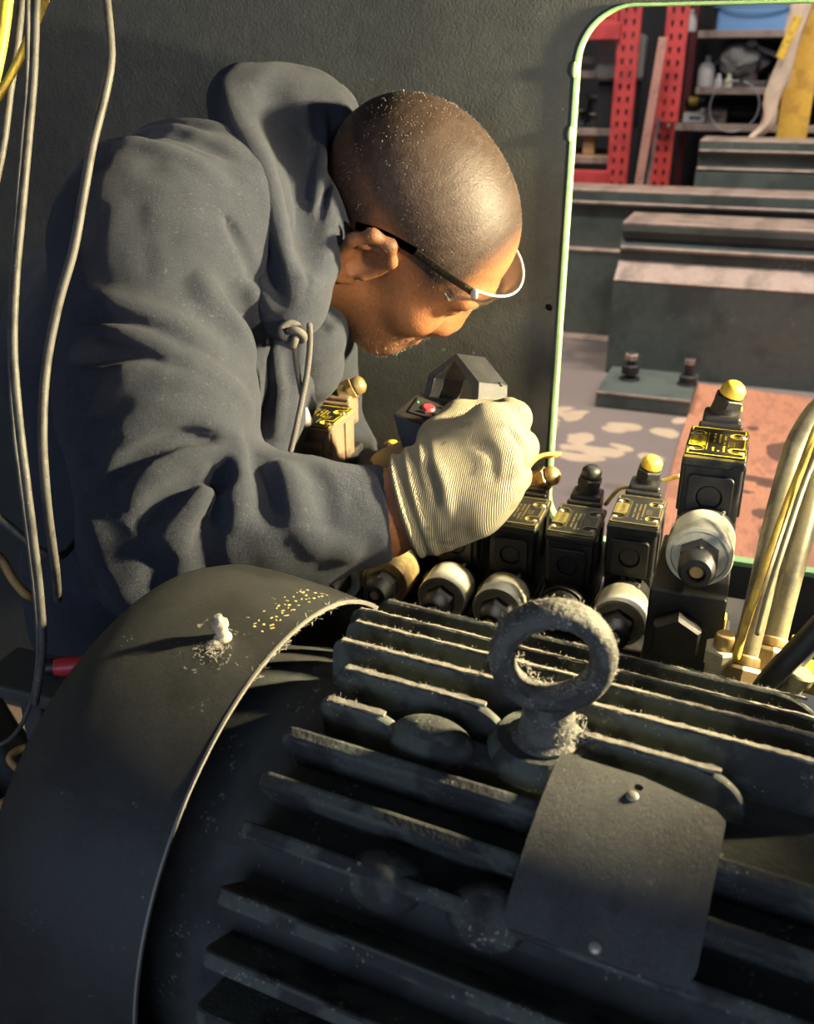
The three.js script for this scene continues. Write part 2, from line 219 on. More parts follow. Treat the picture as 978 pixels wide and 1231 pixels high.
for (let i = 0; i < 160; i++) { const t = rr(0, 1); strands.push(fibre(mp(rr(-0.001, 0.004), -30 + 45 * t, 0.1685), rr(0.002, 0.006), 0.00013, 0.5)); }
// bosses cast on the frame
function dome(s, deg, R, w, l, h) { const g = new THREE.SphereGeometry(1, 24, 16); g.scale(l, h, w); g.translate(s, R, 0); g.rotateX(rad(deg)); g.translate(0, AX, 0); return boxUV(g); }
part('casting_boss', dome(0.106, 12.5, 0.15, 0.015, 0.024, 0.015), M.fin, motor);
part('casting_boss', dome(0.112, 41.2, 0.152, 0.015, 0.02, 0.0125), M.fin, motor); part('casting_boss', dome(0.164, 41.2, 0.152, 0.015, 0.02, 0.0125), M.fin, motor);
{ const g = finGeo(0.09, 0.176, 0.152, 0.016, 0.13, 0.006, 0.006); g.rotateX(rad(12)); g.translate(0, AX, 0); part('cast_rib', boxUV(g), M.fin, motor); }
// lifting eye on its boss
const EY = mp(0.161, 5, 0.15);
part('eye_boss', lathe([[0, 0], [0.03, 0], [0.029, 0.006], [0.024, 0.013], [0.0, 0.0135]]).translate(EY[0], EY[1] - 0.006, EY[2]), M.fin, motor);
{
  const t = new THREE.TorusGeometry(0.0252, 0.0068, 22, 72); t.scale(1, 1, 1.5); t.rotateY(0.34); t.translate(0, 0.05, 0);
  const nk = lathe([[0, 0], [0.0185, 0], [0.0185, 0.003], [0.0152, 0.005], [0.014, 0.012], [0.0135, 0.02], [0.0125, 0.025], [0, 0.026]], 40);
  const e = mergeAll([t, nk]); boxUV(e); e.translate(EY[0] + 0.002, EY[1] + 0.006, EY[2]);
  part('lifting_eye', e, std({ map: grimy([0.13, 0.125, 0.105], [0.055, 0.054, 0.048], [0.45, 0.42, 0.34], { size: 0.09, s: 33, sp: 0.7 }), roughness: 0.75, bumpMap: T.grit, bumpScale: 0.0016 }), motor);
  for (let i = 0; i < 330; i++) { const a = rr(-0.5, 3.3), f = rr(-1.2, 1.2), c = 0.0252 + 0.007 * Math.cos(f) * (rnd() < 0.75 ? 1 : -1), v = new THREE.Vector3(c * Math.cos(a), c * Math.sin(a), 0.0102 * Math.sin(f)).applyAxisAngle(new THREE.Vector3(0, 1, 0), 0.34); strands.push(fibre([EY[0] + 0.002 + v.x, EY[1] + 0.056 + v.y, EY[2] + v.z], rr(0.001, 0.004), rr(0.00008, 0.00016), 0.8)); }
  for (let i = 0; i < 140; i++) { const a = rr(0.2, 2.9), f = 0.0184; strands.push(fibre([EY[0] + 0.002 - f * Math.cos(a) * 0.98, EY[1] + 0.056 - f * Math.sin(a), EY[2] + rr(-0.006, 0.006)], rr(0.0015, 0.004), 0.00014, 0.8)); }
  for (let i = 0; i < 150; i++) { const a = rr(-1.2, 1.6); strands.push(fibre([EY[0] + 0.002 + 0.0175 * Math.cos(a), EY[1] + rr(0.004, 0.02), EY[2] - 0.0175 * Math.sin(a) * 0.8], rr(0.002, 0.006), 0.00016, 0.8)); }
}
// the plate over the fins: a bent sheet with cut corners, two rivets and a hole
{
  const s0 = 0.174, s1 = 0.258, n = 40, W = s1 - s0, L = 0.094, sh = new THREE.Shape(); const r = 0.006;
  sh.moveTo(r, 0); sh.lineTo(W - r * 2, 0); sh.quadraticCurveTo(W, 0, W, r * 2); sh.lineTo(W - 0.001, L - 0.014); sh.lineTo(W - 0.006, L - 0.009); sh.lineTo(W * 0.5, L - 0.001); sh.lineTo(0.008, L); sh.quadraticCurveTo(0.001, L, 0.001, L - 0.006); sh.lineTo(0, r); sh.quadraticCurveTo(0, 0, r, 0);
  const hole = new THREE.Path(); hole.absarc(0.042, L - 0.0085, 0.0021, 0, 6.283); sh.holes.push(hole);
  const pts = sh.extractPoints(10), tri = THREE.ShapeUtils.triangulateShape(pts.shape, pts.holes), all = [...pts.shape, ...pts.holes.flat()], th = 0.0016;
  // finer: subdivide every triangle so that the bend is smooth
  let tris = tri.map((t) => t.map((i) => [all[i].x, all[i].y])); for (let k = 0; k < 4; k++) tris = tris.flatMap(([a, b, c]) => { const m = (p, q) => [(p[0] + q[0]) / 2, (p[1] + q[1]) / 2], ab = m(a, b), bc = m(b, c), ca = m(c, a); return [[a, ab, ca], [ab, b, bc], [ca, bc, c], [ab, bc, ca]]; });
  const bend = ([x, y], d) => { const v = y / L, ang = rad(41.5 - 31 * v), R = 0.1655 + 0.0018 * Math.sin(v * 3.1) - d; return [s0 + x, AX + R * Math.cos(ang), R * Math.sin(ang)]; };
  const pos = []; for (const t of tris) { pos.push(...t.flatMap((p) => bend(p, 0))); pos.push(...[t[0], t[2], t[1]].flatMap((p) => bend(p, th))); }
  const ring = (c) => { for (let i = 0; i < c.length; i++) { const a = [c[i].x, c[i].y], b = [c[(i + 1) % c.length].x, c[(i + 1) % c.length].y]; const A = bend(a, 0), B = bend(b, 0), C = bend(a, th), D = bend(b, th); pos.push(...A, ...C, ...B, ...B, ...C, ...D); } }; ring(pts.shape); pts.holes.forEach(ring);
  const g = new THREE.BufferGeometry(); g.setAttribute('position', new THREE.Float32BufferAttribute(pos, 3)); g.setAttribute('uv', new THREE.Float32BufferAttribute(new Float32Array(pos.length / 3 * 2), 2));
  const pl = part('metal_plate', boxUV(facet(g, 0.5)), M.plate, motor, 'blank dark metal plate with one rivet near its top edge');
  for (const [s, a, R] of [[0.2145, 15.5, 0.1668], [0.216, 40, 0.166]]) { const k = new THREE.SphereGeometry(0.003, 16, 10); k.scale(1, 0.45, 1); k.translate(s, R, 0); k.rotateX(rad(a)); k.translate(0, AX, 0); part('rivet', k, std({ color: [0.45, 0.42, 0.34], roughness: 0.4, metalness: 0.5 }), pl, 'bare metal rivet'); }
}
// fitting on the fan cover, caught in fluff
{
  const b = mp(-0.03, 8.2, 0.173), g = [lathe([[0, 0], [0.0062, 0], [0.0062, 0.002], [0.0045, 0.0035], [0.0045, 0.01], [0.0058, 0.011], [0.0058, 0.0145], [0.003, 0.016], [0.0026, 0.02], [0, 0.0206]], 20)];
  const q = mergeAll(g); q.scale(0.85, 0.82, 0.85); q.rotateX(rad(6)); q.rotateZ(rad(3)); q.translate(...b); part('grease_fitting', boxUV(q), std({ color: [0.6, 0.55, 0.42], roughness: 0.45, metalness: 0.35, bumpMap: T.grit, bumpScale: 0.0008 }), motor, 'pale grease fitting on the fan cover');
  for (let i = 0; i < 210; i++) { const a = rr(0, 6.28), d = Math.abs(rr(-1, 1) * rr(0, 1)) * 0.03; strands.push(fibre(mp(-0.03 + d * Math.cos(a) * 0.7, 10 + d * Math.abs(Math.sin(a)) * 340, 0.1745), rr(0.001, 0.0045), 0.00012, 0.5)); }
}
const st = part('dust_fibres', strands, M.lint, motor, 'pale loose fibres caught on the fins and the lifting eye'); st.userData.kind = 'stuff';
{ // flakes of yellow paint on top of the fan cover
  const fk = []; for (let i = 0; i < 150; i++) { const s = -0.008 - 0.062 * Math.abs(rr(-1, 1)), a = rr(-22, 4), w = rr(0.0005, 0.0016), l = rr(0.0006, 0.003), g = new THREE.BoxGeometry(l, 0.0003, w); g.rotateY(rr(0, 3)); g.translate(s, 0.1703 + (-s) * 0.115 - Math.max(0, -s - 0.03) * 0.06 , 0); g.rotateX(rad(a)); g.translate(0, AX, 0); fk.push(g); }
  const o = part('paint_flakes', fk, std({ color: [0.62, 0.5, 0.16], roughness: 0.6 }), motor, 'flecks of yellow paint on the fan cover'); o.userData.kind = 'stuff';
}
part('motor_foot', [rbox(0.26, 0.03, 0.06, 0.004, [0.16, AX - 0.18, 0.11]), rbox(0.24, 0.09, 0.02, 0.004, [0.16, AX - 0.135, 0.11])], M.motor, motor); part('motor_foot', [rbox(0.26, 0.03, 0.06, 0.004, [0.16, AX - 0.18, -0.11]), rbox(0.24, 0.09, 0.02, 0.004, [0.16, AX - 0.135, -0.11])], M.motor, motor);
solo('motor_stand', rbox(0.5, AX - 0.195, 0.28, 0.006).translate(0.17, (AX - 0.195) / 2, 0).rotateY(-5 * Math.PI / 180).translate(-0.231, 0, -0.432), M.panel, 'dark steel box stand under the finned motor', 'stand');

// ---------- hydraulic valves: local x is across the valve, z runs towards the viewer, y up; the origin is under the box front ----------
const PW = 0.0215, PD = 0.064; // half width and depth of the label plate
function platePath(P, o) { // outline with two open slots in either side; o = inset
  const x = PW - o, d = PD - o, s = new P(), w = 0.0042 + o, k = 0.0125, r = w;
  s.moveTo(-x, o); s.lineTo(x, o); for (const c of [0.0145, 0.048]) { s.lineTo(x, c - w); s.lineTo(x - k + r + o, c - w); s.absarc(x - k + r + o, c, w, -Math.PI / 2, Math.PI / 2, true); s.lineTo(x, c + w); }
  s.lineTo(x, d); s.lineTo(-x, d); for (const c of [0.048, 0.0145]) { s.lineTo(-x, c + w); s.lineTo(-x + k - r - o, c + w); s.absarc(-x + k - r - o, c, w, Math.PI / 2, -Math.PI / 2, true); s.lineTo(-x, c - w); } s.closePath(); return s;
}
function labelTexture(seedn, yellow) { // the printed face of the plate: border, maker's block, rating lines, valve symbol
  const cw = 344, ch = 512, c = document.createElement('canvas'); c.width = cw; c.height = ch; const g = c.getContext('2d'), X = (x) => (x + PW) / (2 * PW) * cw, Y = (y) => (1 - y / PD) * ch;
  g.fillStyle = '#0d0d0d'; g.fillRect(0, 0, cw, ch); g.strokeStyle = yellow; g.lineWidth = 9; g.lineJoin = 'round';
  const pts = platePath(THREE.Shape, 0.0014).getPoints(8); g.beginPath(); pts.forEach((p, i) => (i ? g.lineTo(X(p.x), Y(p.y)) : g.moveTo(X(p.x), Y(p.y)))); g.closePath(); g.stroke();
  g.save(); g.translate(X(-0.0135), Y(0.0315)); g.rotate(-Math.PI / 2); g.fillStyle = yellow; g.fillRect(-84, -44, 168, 84); g.fillStyle = '#0d0d0d'; g.font = 'italic bold 50px sans-serif'; g.textAlign = 'center'; g.textBaseline = 'middle'; g.fillText('Parker', 0, 0); g.restore();
  seed = seedn; g.fillStyle = yellow; for (const [x, n] of [[-0.0075, 26], [-0.003, 14], [0.001, 10], [0.0048, 12]]) for (let i = 0; i < n; i++) { const y = 0.012 + (0.04 / n) * i; if (rnd() < (x < -0.005 ? 0.97 : 0.62)) g.fillRect(X(x), Y(y + 0.001), x < -0.005 ? 6 : 11, (0.026 / n) / PD * ch); }
  g.strokeStyle = yellow; g.lineWidth = 3; for (let i = 0; i < 3; i++) g.strokeRect(X(0.0085), Y(0.034 - 0.0035 * i), 34, 22);
  const t = new THREE.CanvasTexture(c); t.colorSpace = THREE.SRGBColorSpace; t.wrapS = t.wrapT = THREE.ClampToEdgeWrapping; return t;
}
M.labelLit = std({ map: labelTexture(11, '#e8cf2e'), roughness: 0.4 }); M.labelShaded = std({ map: labelTexture(23, '#6b5f2c'), roughness: 0.5 });  // same print twice: yellow as lit, and darkened as if shaded
M.plateEdgeLit = std({ color: [0.5, 0.36, 0.05], roughness: 0.5 });
M.screw = std({ color: [0.62, 0.6, 0.54], roughness: 0.3, metalness: 0.85 });
M.tan = std({ map: grimy([0.2, 0.135, 0.085], [0.1, 0.07, 0.05], [0.35, 0.28, 0.2], { size: 0.08, s: 83, sp: 0.8 }), roughness: 0.6 });
M.coilTag = std({ color: [0.33, 0.3, 0.2], roughness: 0.6 });
function makeValve(name, label, pos, o = {}) {
  const t = thing(name, label, 'valve', pos, o.turn ?? 0, 'solenoid valves on the manifold');
  const S = 1, cy = o.cy ?? 0.023, bm = o.body ?? M.black;
  part('valve_body', [rbox(0.044 * S, 0.046, 0.085, 0.003, [0, 0.023, -0.052]), rbox(0.046 * S, 0.012, 0.07, 0.002, [0, 0.006, -0.04])], o.block ?? M.blackSteel, t);
  // wiring box with a step at the front for the coil, recessed panel in its face and ribs down its sides
  const bx = part('wiring_box', [rbox(0.0435 * S, 0.05, 0.07, 0.003, [0, 0.064, -0.036]), rbox(0.0455 * S, 0.007, 0.073, 0.002, [0, 0.0865, -0.0355]), ...[-1, 1].flatMap((s) => [rbox(0.003, 0.042, 0.012, 0.001, [s * 0.0222 * S, 0.063, -0.016]), rbox(0.003, 0.042, 0.012, 0.001, [s * 0.0222 * S, 0.063, -0.05])])], bm, t);
  const fr = roundRect(-0.0165, 0.041, 0.0165, 0.0775, 0.004); const hl = new THREE.Path(); hl.absarc(0, 0.0605, 0.0095, 0, 6.283); fr.holes.push(hl);
  part('front_panel', [boxUV(extrude(fr, 0.004, 0.0009)).translate(0, 0, 0.0012), cyl(0.0094, 0.0094, 0.002, [0, 0.0605, -0.0001], [Math.PI / 2, 0, 0], 24)], bm, bx);
  part('latch', [rbox(0.007, 0.009, 0.005, 0.001, [0.0045, 0.0365, 0.001]), rbox(0.005, 0.005, 0.004, 0.001, [-0.0035, 0.038, 0.001])], bm, bx);
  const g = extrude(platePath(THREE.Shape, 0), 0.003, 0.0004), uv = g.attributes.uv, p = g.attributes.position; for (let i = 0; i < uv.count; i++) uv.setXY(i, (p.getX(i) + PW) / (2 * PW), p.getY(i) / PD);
  g.scale(S, 1, 1); g.rotateX(-Math.PI / 2); g.translate(0, 0.0915, -0.001); const lp = part('label_plate', g, o.bright ? M.labelLit : M.labelShaded, t, 'printed black and yellow label plate');
  const g2 = extrude(platePath(THREE.Shape, -0.0004), 0.0022, 0.0002); g2.scale(S, 1, 1); g2.rotateX(-Math.PI / 2); g2.translate(0, 0.0906, -0.001); part('plate_backing', boxUV(g2), o.bright ? M.plateEdgeLit : std({ color: [0.2, 0.16, 0.05], roughness: 0.5 }), lp, 'yellow edge of the label plate');  // edge colour also comes in a lit and a shaded copy
  for (const [x, z] of [[-1, -0.0125], [1, -0.0125], [-1, -0.049], [1, -0.049]]) part('screw', [cyl(0.0027, 0.0024, 0.003, [x * 0.0182 * S, 0.0915, z - 0.001], [0, 0, 0], 16, 0.0006), rbox(0.0036, 0.0006, 0.0008, 0.0002, [x * 0.0182 * S, 0.093, z - 0.001], [0, 0.6, 0])], M.screw, lp);
  const R = [Math.PI / 2, 0, 0];
  part('coil', [lathe([[0, 0], [0.0225, 0], [0.0225, 0.024], [0.0215, 0.026], [0, 0.026]], 40).rotateX(Math.PI / 2).translate(0, cy, -0.01)], bm, t);
  if (!o.short) {
    const cs = part('coil_sleeve', lathe([[0.0195, 0], [0.0236, 0], [0.0238, 0.001], [0.0238, 0.032], [0.0232, 0.0334], [0.0205, 0.0338], [0.0195, 0.0325], [0.0195, 0]], 56).rotateX(Math.PI / 2).translate(0, cy, 0.012), o.sleeve ?? M.zinc, t, o.sleeveLabel);
    part('coil_face', cyl(0.0206, 0.0206, 0.003, [0, cy, 0.0435], R, 40), o.face ?? M.zinc, cs);
    part('coil_tag', rbox(0.0006, 0.016, 0.013, 0.0002, [-0.0238, cy + 0.004, 0.024], [0, 0, -0.15]), M.coilTag, cs);
    const nut = part('coil_nut', [hex(0.0152, 0.016, [0, cy, 0.052], R, 0.2), lathe([[0.0135, 0], [0.013, 0.01], [0.0105, 0.014], [0.0068, 0.0145], [0.0062, 0.009], [0, 0.009]], 28).rotateX(Math.PI / 2).translate(0, cy, 0.058)], o.nut ?? M.black, t, 'black hexagonal coil nut');
    part('override_pin', cyl(0.006, 0.0056, 0.004, [0, cy, 0.0685], R, 20), M.brass, nut, 'small brass push pin');
    part('coil_spring', cyl(0.0016, 0.0016, 0.006, [0.012, cy + 0.022, 0.011], R, 8), M.screw, t);
  } else part('end_cap', lathe([[0, 0], [0.019, 0], [0.019, 0.01], [0.016, 0.014], [0, 0.0145]], 36).rotateX(Math.PI / 2).translate(0, cy, 0.014), bm, t);
  // cable connector behind the box
  const pl = part('connector', [rbox(0.03, 0.034, 0.026, 0.003, [0, 0.083, -0.0865]), rbox(0.034, 0.03, 0.006, 0.002, [0, 0.08, -0.0725])], bm, t);
  const gl = o.gland ?? [0, 0.3, -0.9]; const d = V(gl).normalize(), q = new THREE.Quaternion().setFromUnitVectors(new THREE.Vector3(0, 1, 0), d);
  const gm = mergeAll([cyl(0.0112, 0.0108, 0.012, [0, 0.004, 0], [0, 0, 0], 24), hex(0.0125, 0.007, [0, 0.012, 0])]); gm.applyQuaternion(q); gm.translate(0, 0.099, -0.088); part('cable_gland', boxUV(gm), o.glandMat ?? M.black, pl);
  const gc = lathe([[0.0095, 0], [0.0098, 0.001], [0.0098, 0.006], [0.0075, 0.009], [0.0045, 0.011], [0, 0.011]], 24); gc.translate(0, 0.017, 0); gc.applyQuaternion(q); gc.translate(0, 0.099, -0.088); part('gland_cap', gc, o.capMat ?? M.yellow, pl, o.capLabel ?? 'yellow gland cap');
  return t;
}
M.cap4 = M.yellow;
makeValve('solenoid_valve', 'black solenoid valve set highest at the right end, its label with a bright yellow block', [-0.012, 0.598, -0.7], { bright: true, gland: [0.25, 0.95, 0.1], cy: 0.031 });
makeValve('solenoid_valve', 'black solenoid valve with a label coloured as in shade and pale coil just left of the highest valve', [-0.074, 0.492, -0.79], { cy: 0.016, gland: [0.15, 0.9, 0.1] });
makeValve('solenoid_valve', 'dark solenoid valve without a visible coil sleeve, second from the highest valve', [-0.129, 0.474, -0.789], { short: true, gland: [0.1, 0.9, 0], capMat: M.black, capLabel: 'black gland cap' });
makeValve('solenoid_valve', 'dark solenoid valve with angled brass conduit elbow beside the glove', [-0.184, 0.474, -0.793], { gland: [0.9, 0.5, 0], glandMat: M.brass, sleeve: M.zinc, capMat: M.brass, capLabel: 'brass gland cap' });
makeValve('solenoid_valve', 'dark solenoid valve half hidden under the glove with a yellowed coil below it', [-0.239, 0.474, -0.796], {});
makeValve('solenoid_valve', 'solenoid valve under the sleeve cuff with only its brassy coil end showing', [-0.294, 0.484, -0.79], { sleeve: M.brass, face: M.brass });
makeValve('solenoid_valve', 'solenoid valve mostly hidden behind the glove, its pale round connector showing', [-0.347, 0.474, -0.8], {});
makeValve('solenoid_valve', 'solenoid valve with dusty sides tinted tan as if lit and a yellow edged label between sweatshirt and glove', [-0.397, 0.542, -0.8], { bright: true, body: M.tan, gland: [0.8, 0.45, -0.3], glandMat: M.brass, capMat: M.brass, capLabel: 'brass gland cap' });  // tan of the box mixes dust with the strong light on it
// what they stand on
solo('valve_manifold', [rbox(0.46, 0.073, 0.13, 0.004, [-0.178, 0.437, -0.83]), rbox(0.44, 0.02, 0.15, 0.003, [-0.178, 0.392, -0.82]), ...[0, 1, 2, 3, 4, 5, 6, 7].map((i) => hex(0.009, 0.01, [-0.38 + i * 0.053, 0.425, -0.76], [Math.PI / 2, 0, 0]))], M.blackSteel, 'long black steel manifold block under the row of valves', 'manifold');
for (const [x, h, z, l] of [[-0.074, 0.018, -0.832, 'thin black spacer block under the valve beside the highest one'], [-0.294, 0.01, -0.832, 'thin black spacer block under the valve with the brassy coil'], [-0.397, 0.068, -0.845, 'black spacer block under the tan sided valve']]) solo('spacer_block', rbox(0.046, h, 0.085, 0.002, [x, 0.474 + h / 2, z]), M.blackSteel, l, 'spacer block');
{
  const t = thing('sandwich_valve', 'tall black block with a large hexagonal plug and a bolt head under the highest valve', 'valve block', [-0.012, 0.4, -0.7]);
  part('upper_block', rbox(0.056, 0.072, 0.1, 0.002, [-0.004, 0.16, -0.007]), M.black, t); part('lower_block', rbox(0.066, 0.124, 0.096, 0.003, [-0.002, 0.062, -0.011]), M.black, t);
  part('hex_plug', [hex(0.02, 0.016, [-0.008, 0.163, 0.051], [Math.PI / 2, 0, 0], 0.2)], M.black, t, 'large black hexagonal plug'); part('bolt_head', [hex(0.0125, 0.009, [-0.012, 0.103, 0.042], [Math.PI / 2, 0, 0], 0.2), cyl(0.014, 0.014, 0.003, [-0.012, 0.103, 0.038], [Math.PI / 2, 0, 0])], M.brass, t, 'brassy bolt head');
  part('edge_strip', rbox(0.005, 0.05, 0.006, 0.001, [0.034, 0.11, 0.036]), M.yellow, t, 'yellow painted edge');
}
solo('hydraulic_tank', [rbox(0.5, 0.06, 0.22, 0.004, [-0.01, 0.352, -0.825]), rbox(0.48, 0.33, 0.2, 0.004, [-0.01, 0.165, -0.825])], M.panel, 'dark steel oil tank carrying the manifold and valves', 'tank');
// yellow and amber leads between the connectors
function lead(name, pts, r, mat, label, cat = 'cable', group) { return solo(name, boxUV(tube(pts, r, 110, 8)), mat, label, cat, group); }
M.leadYellow = std({ map: grimy([0.66, 0.44, 0.06], [0.4, 0.25, 0.05], [0.3, 0.2, 0.06], { size: 0.05, s: 91 }), roughness: 0.5 }); M.leadAmber = std({ color: [0.4, 0.2, 0.05], roughness: 0.5 });
lead('valve_lead', [[-0.162, 0.604, -0.89], [-0.178, 0.604, -0.878], [-0.187, 0.597, -0.866], [-0.189, 0.584, -0.853], [-0.201, 0.557, -0.87]], 0.0022, M.leadYellow, 'yellow lead arching from the brass conduit elbow down behind the glove');
lead('valve_lead', [[-0.166, 0.599, -0.895], [-0.182, 0.599, -0.883], [-0.19, 0.589, -0.87], [-0.198, 0.565, -0.87]], 0.0018, M.leadAmber, 'amber lead running beside the arching yellow lead');
lead('valve_lead', [[-0.046, 0.593, -0.898], [-0.065, 0.584, -0.898], [-0.086, 0.58, -0.889], [-0.099, 0.578, -0.883], [-0.111, 0.56, -0.882]], 0.0022, M.leadYellow, 'yellow lead rising behind the two valves left of the highest one');
lead('valve_lead', [[-0.004, 0.709, -0.789], [0.001, 0.7, -0.794], [0, 0.691, -0.798], [0.004, 0.67, -0.802], [0.002, 0.647, -0.801]], 0.0016, M.leadYellow, 'short yellow lead hanging behind the highest valve');

// ---------- pipes, hose and rail at the right ----------
M.pipe = std({ map: grimy([0.3, 0.27, 0.16], [0.16, 0.145, 0.1], [0.12, 0.1, 0.06], { size: 0.09, s: 95, sp: 0.77 }), roughness: 0.45, metalness: 0.4 });
M.rubber = std({ color: [0.012, 0.012, 0.013], roughness: 0.45, bumpMap: T.fine, bumpScale: 0.0002 });
M.conduit = std({ color: [0.05, 0.052, 0.05], roughness: 0.5 });
{
  const a = [0.028, 0.573, -0.611], b = [0.032, 0.613, -0.634], c = [0.035, 0.65, -0.656], d = [0.039, 0.685, -0.681], e = [0.044, 0.713, -0.697], f = [0.058, 0.738, -0.708], g = [0.089, 0.759, -0.706];
  const t = thing('hydraulic_pipe', 'thick yellowed steel pipe bending over to the right beside the highest valve', 'pipe', [a[0], a[1] - 0.03, a[2]]);
  const L = (q) => [q[0] - a[0], q[1] - a[1] + 0.03, q[2] - a[2]];
  part('pipe', boxUV(tube([L(a), L(b), L(c), L(d), L(e), L(f), L(g), L([0.2, 0.785, -0.74]), L([0.34, 0.72, -0.8]), L([0.41, 0.5, -0.82]), L([0.41, 0.01, -0.82])], 0.0088, 120, 20)), M.pipe, t);
  const ax = V(b).sub(V(a)).normalize(), q = new THREE.Quaternion().setFromUnitVectors(new THREE.Vector3(0, 1, 0), ax), G = (gg) => { gg.applyQuaternion(q); gg.translate(0, 0.03, 0); return boxUV(gg); };
  part('collar', G(mergeAll([cyl(0.0112, 0.0106, 0.008, [0, 0.003, 0]), hex(0.0145, 0.02, [0, -0.011, 0])])), M.brass, t); part('elbow_body', G(rbox(0.024, 0.03, 0.024, 0.004, [0, -0.034, 0])), M.blackSteel, t);
}
{
  const a = [0.048, 0.568, -0.65], b = [0.053, 0.611, -0.679], c = [0.059, 0.651, -0.707], d = [0.065, 0.694, -0.736], e = [0.084, 0.75, -0.77];
  const t = thing('hydraulic_pipe', 'straight yellowed steel pipe at the right edge behind the black hose', 'pipe', [a[0], a[1] - 0.03, a[2]]);
  const L = (q) => [q[0] - a[0], q[1] - a[1] + 0.03, q[2] - a[2]];
  part('pipe', boxUV(tube([L(a), L(b), L(c), L(d), L(e), L([0.2, 0.765, -0.81]), L([0.31, 0.68, -0.86]), L([0.355, 0.5, -0.87]), L([0.355, 0.01, -0.87])], 0.0086, 120, 20)), M.pipe, t);
  const ax = V(b).sub(V(a)).normalize(), q = new THREE.Quaternion().setFromUnitVectors(new THREE.Vector3(0, 1, 0), ax), G = (gg) => { gg.applyQuaternion(q); gg.translate(0, 0.03, 0); return boxUV(gg); };
  part('collar', G(mergeAll([cyl(0.011, 0.0105, 0.008, [0, 0.003, 0]), hex(0.0145, 0.024, [0, -0.013, 0])])), M.brass, t); part('elbow_body', G(rbox(0.022, 0.03, 0.022, 0.004, [0, -0.038, 0])), M.pipe, t);
}
lead('thin_tube', [[0.022, 0.591, -0.589], [0.025, 0.611, -0.602], [0.03, 0.635, -0.618], [0.038, 0.671, -0.645], [0.046, 0.702, -0.668], [0.053, 0.733, -0.681], [0.066, 0.769, -0.697], [0.17, 0.82, -0.7], [0.31, 0.76, -0.77], [0.38, 0.5, -0.785], [0.38, 0.01, -0.785]], 0.0028, M.leadYellow, 'thin yellow tube crossing in front of the bent pipe', 'tube');
lead('thin_tube', [[0.033, 0.608, -0.597], [0.036, 0.63, -0.612], [0.043, 0.666, -0.638], [0.051, 0.703, -0.663], [0.062, 0.735, -0.679], [0.08, 0.769, -0.702], [0.19, 0.8, -0.69], [0.34, 0.74, -0.75], [0.42, 0.5, -0.765], [0.42, 0.01, -0.765]], 0.0022, M.pipe, 'second thin yellowed tube close beside the first one', 'tube');
lead('black_hose', [[0.034, 0.567, -0.557], [0.044, 0.592, -0.567], [0.056, 0.612, -0.572], [0.069, 0.636, -0.574], [0.095, 0.678, -0.581], [0.127, 0.723, -0.591], [0.29, 0.66, -0.44], [0.33, 0.45, -0.43], [0.335, 0.01, -0.43]], 0.0078, M.rubber, 'thick black rubber hose leaning across the feet of the pipes', 'hose');
lead('thin_tube', [[0.042, 0.56, -0.565], [0.052, 0.579, -0.575], [0.063, 0.598, -0.583], [0.077, 0.623, -0.588], [0.109, 0.664, -0.602], [0.24, 0.62, -0.47], [0.3, 0.42, -0.48], [0.305, 0.01, -0.48]], 0.0016, M.zinc, 'thin pale line just under the black hose', 'tube');
{
  const a = [0.014, 0.515, -0.729], b = [0.1, 0.512, -0.718];
  const t = thing('yellow_rail', 'yellow painted angle iron rail behind the pipe feet', 'rail', [0, 0, 0]);
  const m = [(a[0] + b[0]) / 2, (a[1] + b[1]) / 2, (a[2] + b[2]) / 2], l = Math.hypot(a[0] - b[0], a[2] - b[2]) + 0.46, w = Math.atan2(-(b[2] - a[2]), b[0] - a[0]);
  part('rail_flange', rbox(l, 0.004, 0.022, 0.001).rotateY(w).translate(m[0] + 0.23 * Math.cos(w), m[1], m[2] - 0.23 * Math.sin(w)), M.yellow, t); part('rail_web', rbox(l, 0.03, 0.004, 0.001).rotateY(w).translate(m[0] + 0.23 * Math.cos(w), m[1] - 0.015, m[2] - 0.23 * Math.sin(w) - 0.01), M.yellow, t);
  part('rail_post', rbox(0.006, 0.05, 0.012, 0.001, [a[0] - 0.002, a[1] + 0.003, a[2]]), M.yellow, t); part('rail_post', rbox(0.006, 0.05, 0.012, 0.001, [0.068, 0.519, -0.71]), M.yellow, t); { const k = l / 2 + 0.21, ex = m[0] + k * Math.cos(w), ez = m[2] - k * Math.sin(w) - 0.02; part('rail_post', rbox(0.03, m[1] - 0.02, 0.012, 0.001, [ex, (m[1] - 0.02) / 2, ez]), M.yellow, t); }
}
{
  const p = [0.014, 0.567, -0.614]; const t = thing('pipe_fitting', 'small dusty steel fitting between the valve block and the bent pipe', 'fitting', p);
  part('fitting_body', [cyl(0.011, 0.011, 0.03, [0, 0, 0]), hex(0.014, 0.012, [0, 0.01, 0]), cyl(0.006, 0.006, 0.03, [0.012, -0.004, 0.002], [0, 0, 1.57])], M.zinc, t); part('fitting_cap', cyl(0.008, 0.007, 0.012, [0, 0.02, 0]), M.brass, t);
}
{
  const p = [0.056, 0.576, -0.575]; const t = thing('pipe_fitting', 'small yellowed fitting half behind the black hose', 'fitting', p);
  part('fitting_body', [cyl(0.007, 0.007, 0.04, [0, 0, 0], [0, 0, -0.25]), cyl(0.0095, 0.0095, 0.008, [0.005, 0.018, 0], [0, 0, -0.25])], M.pipe, t);
}

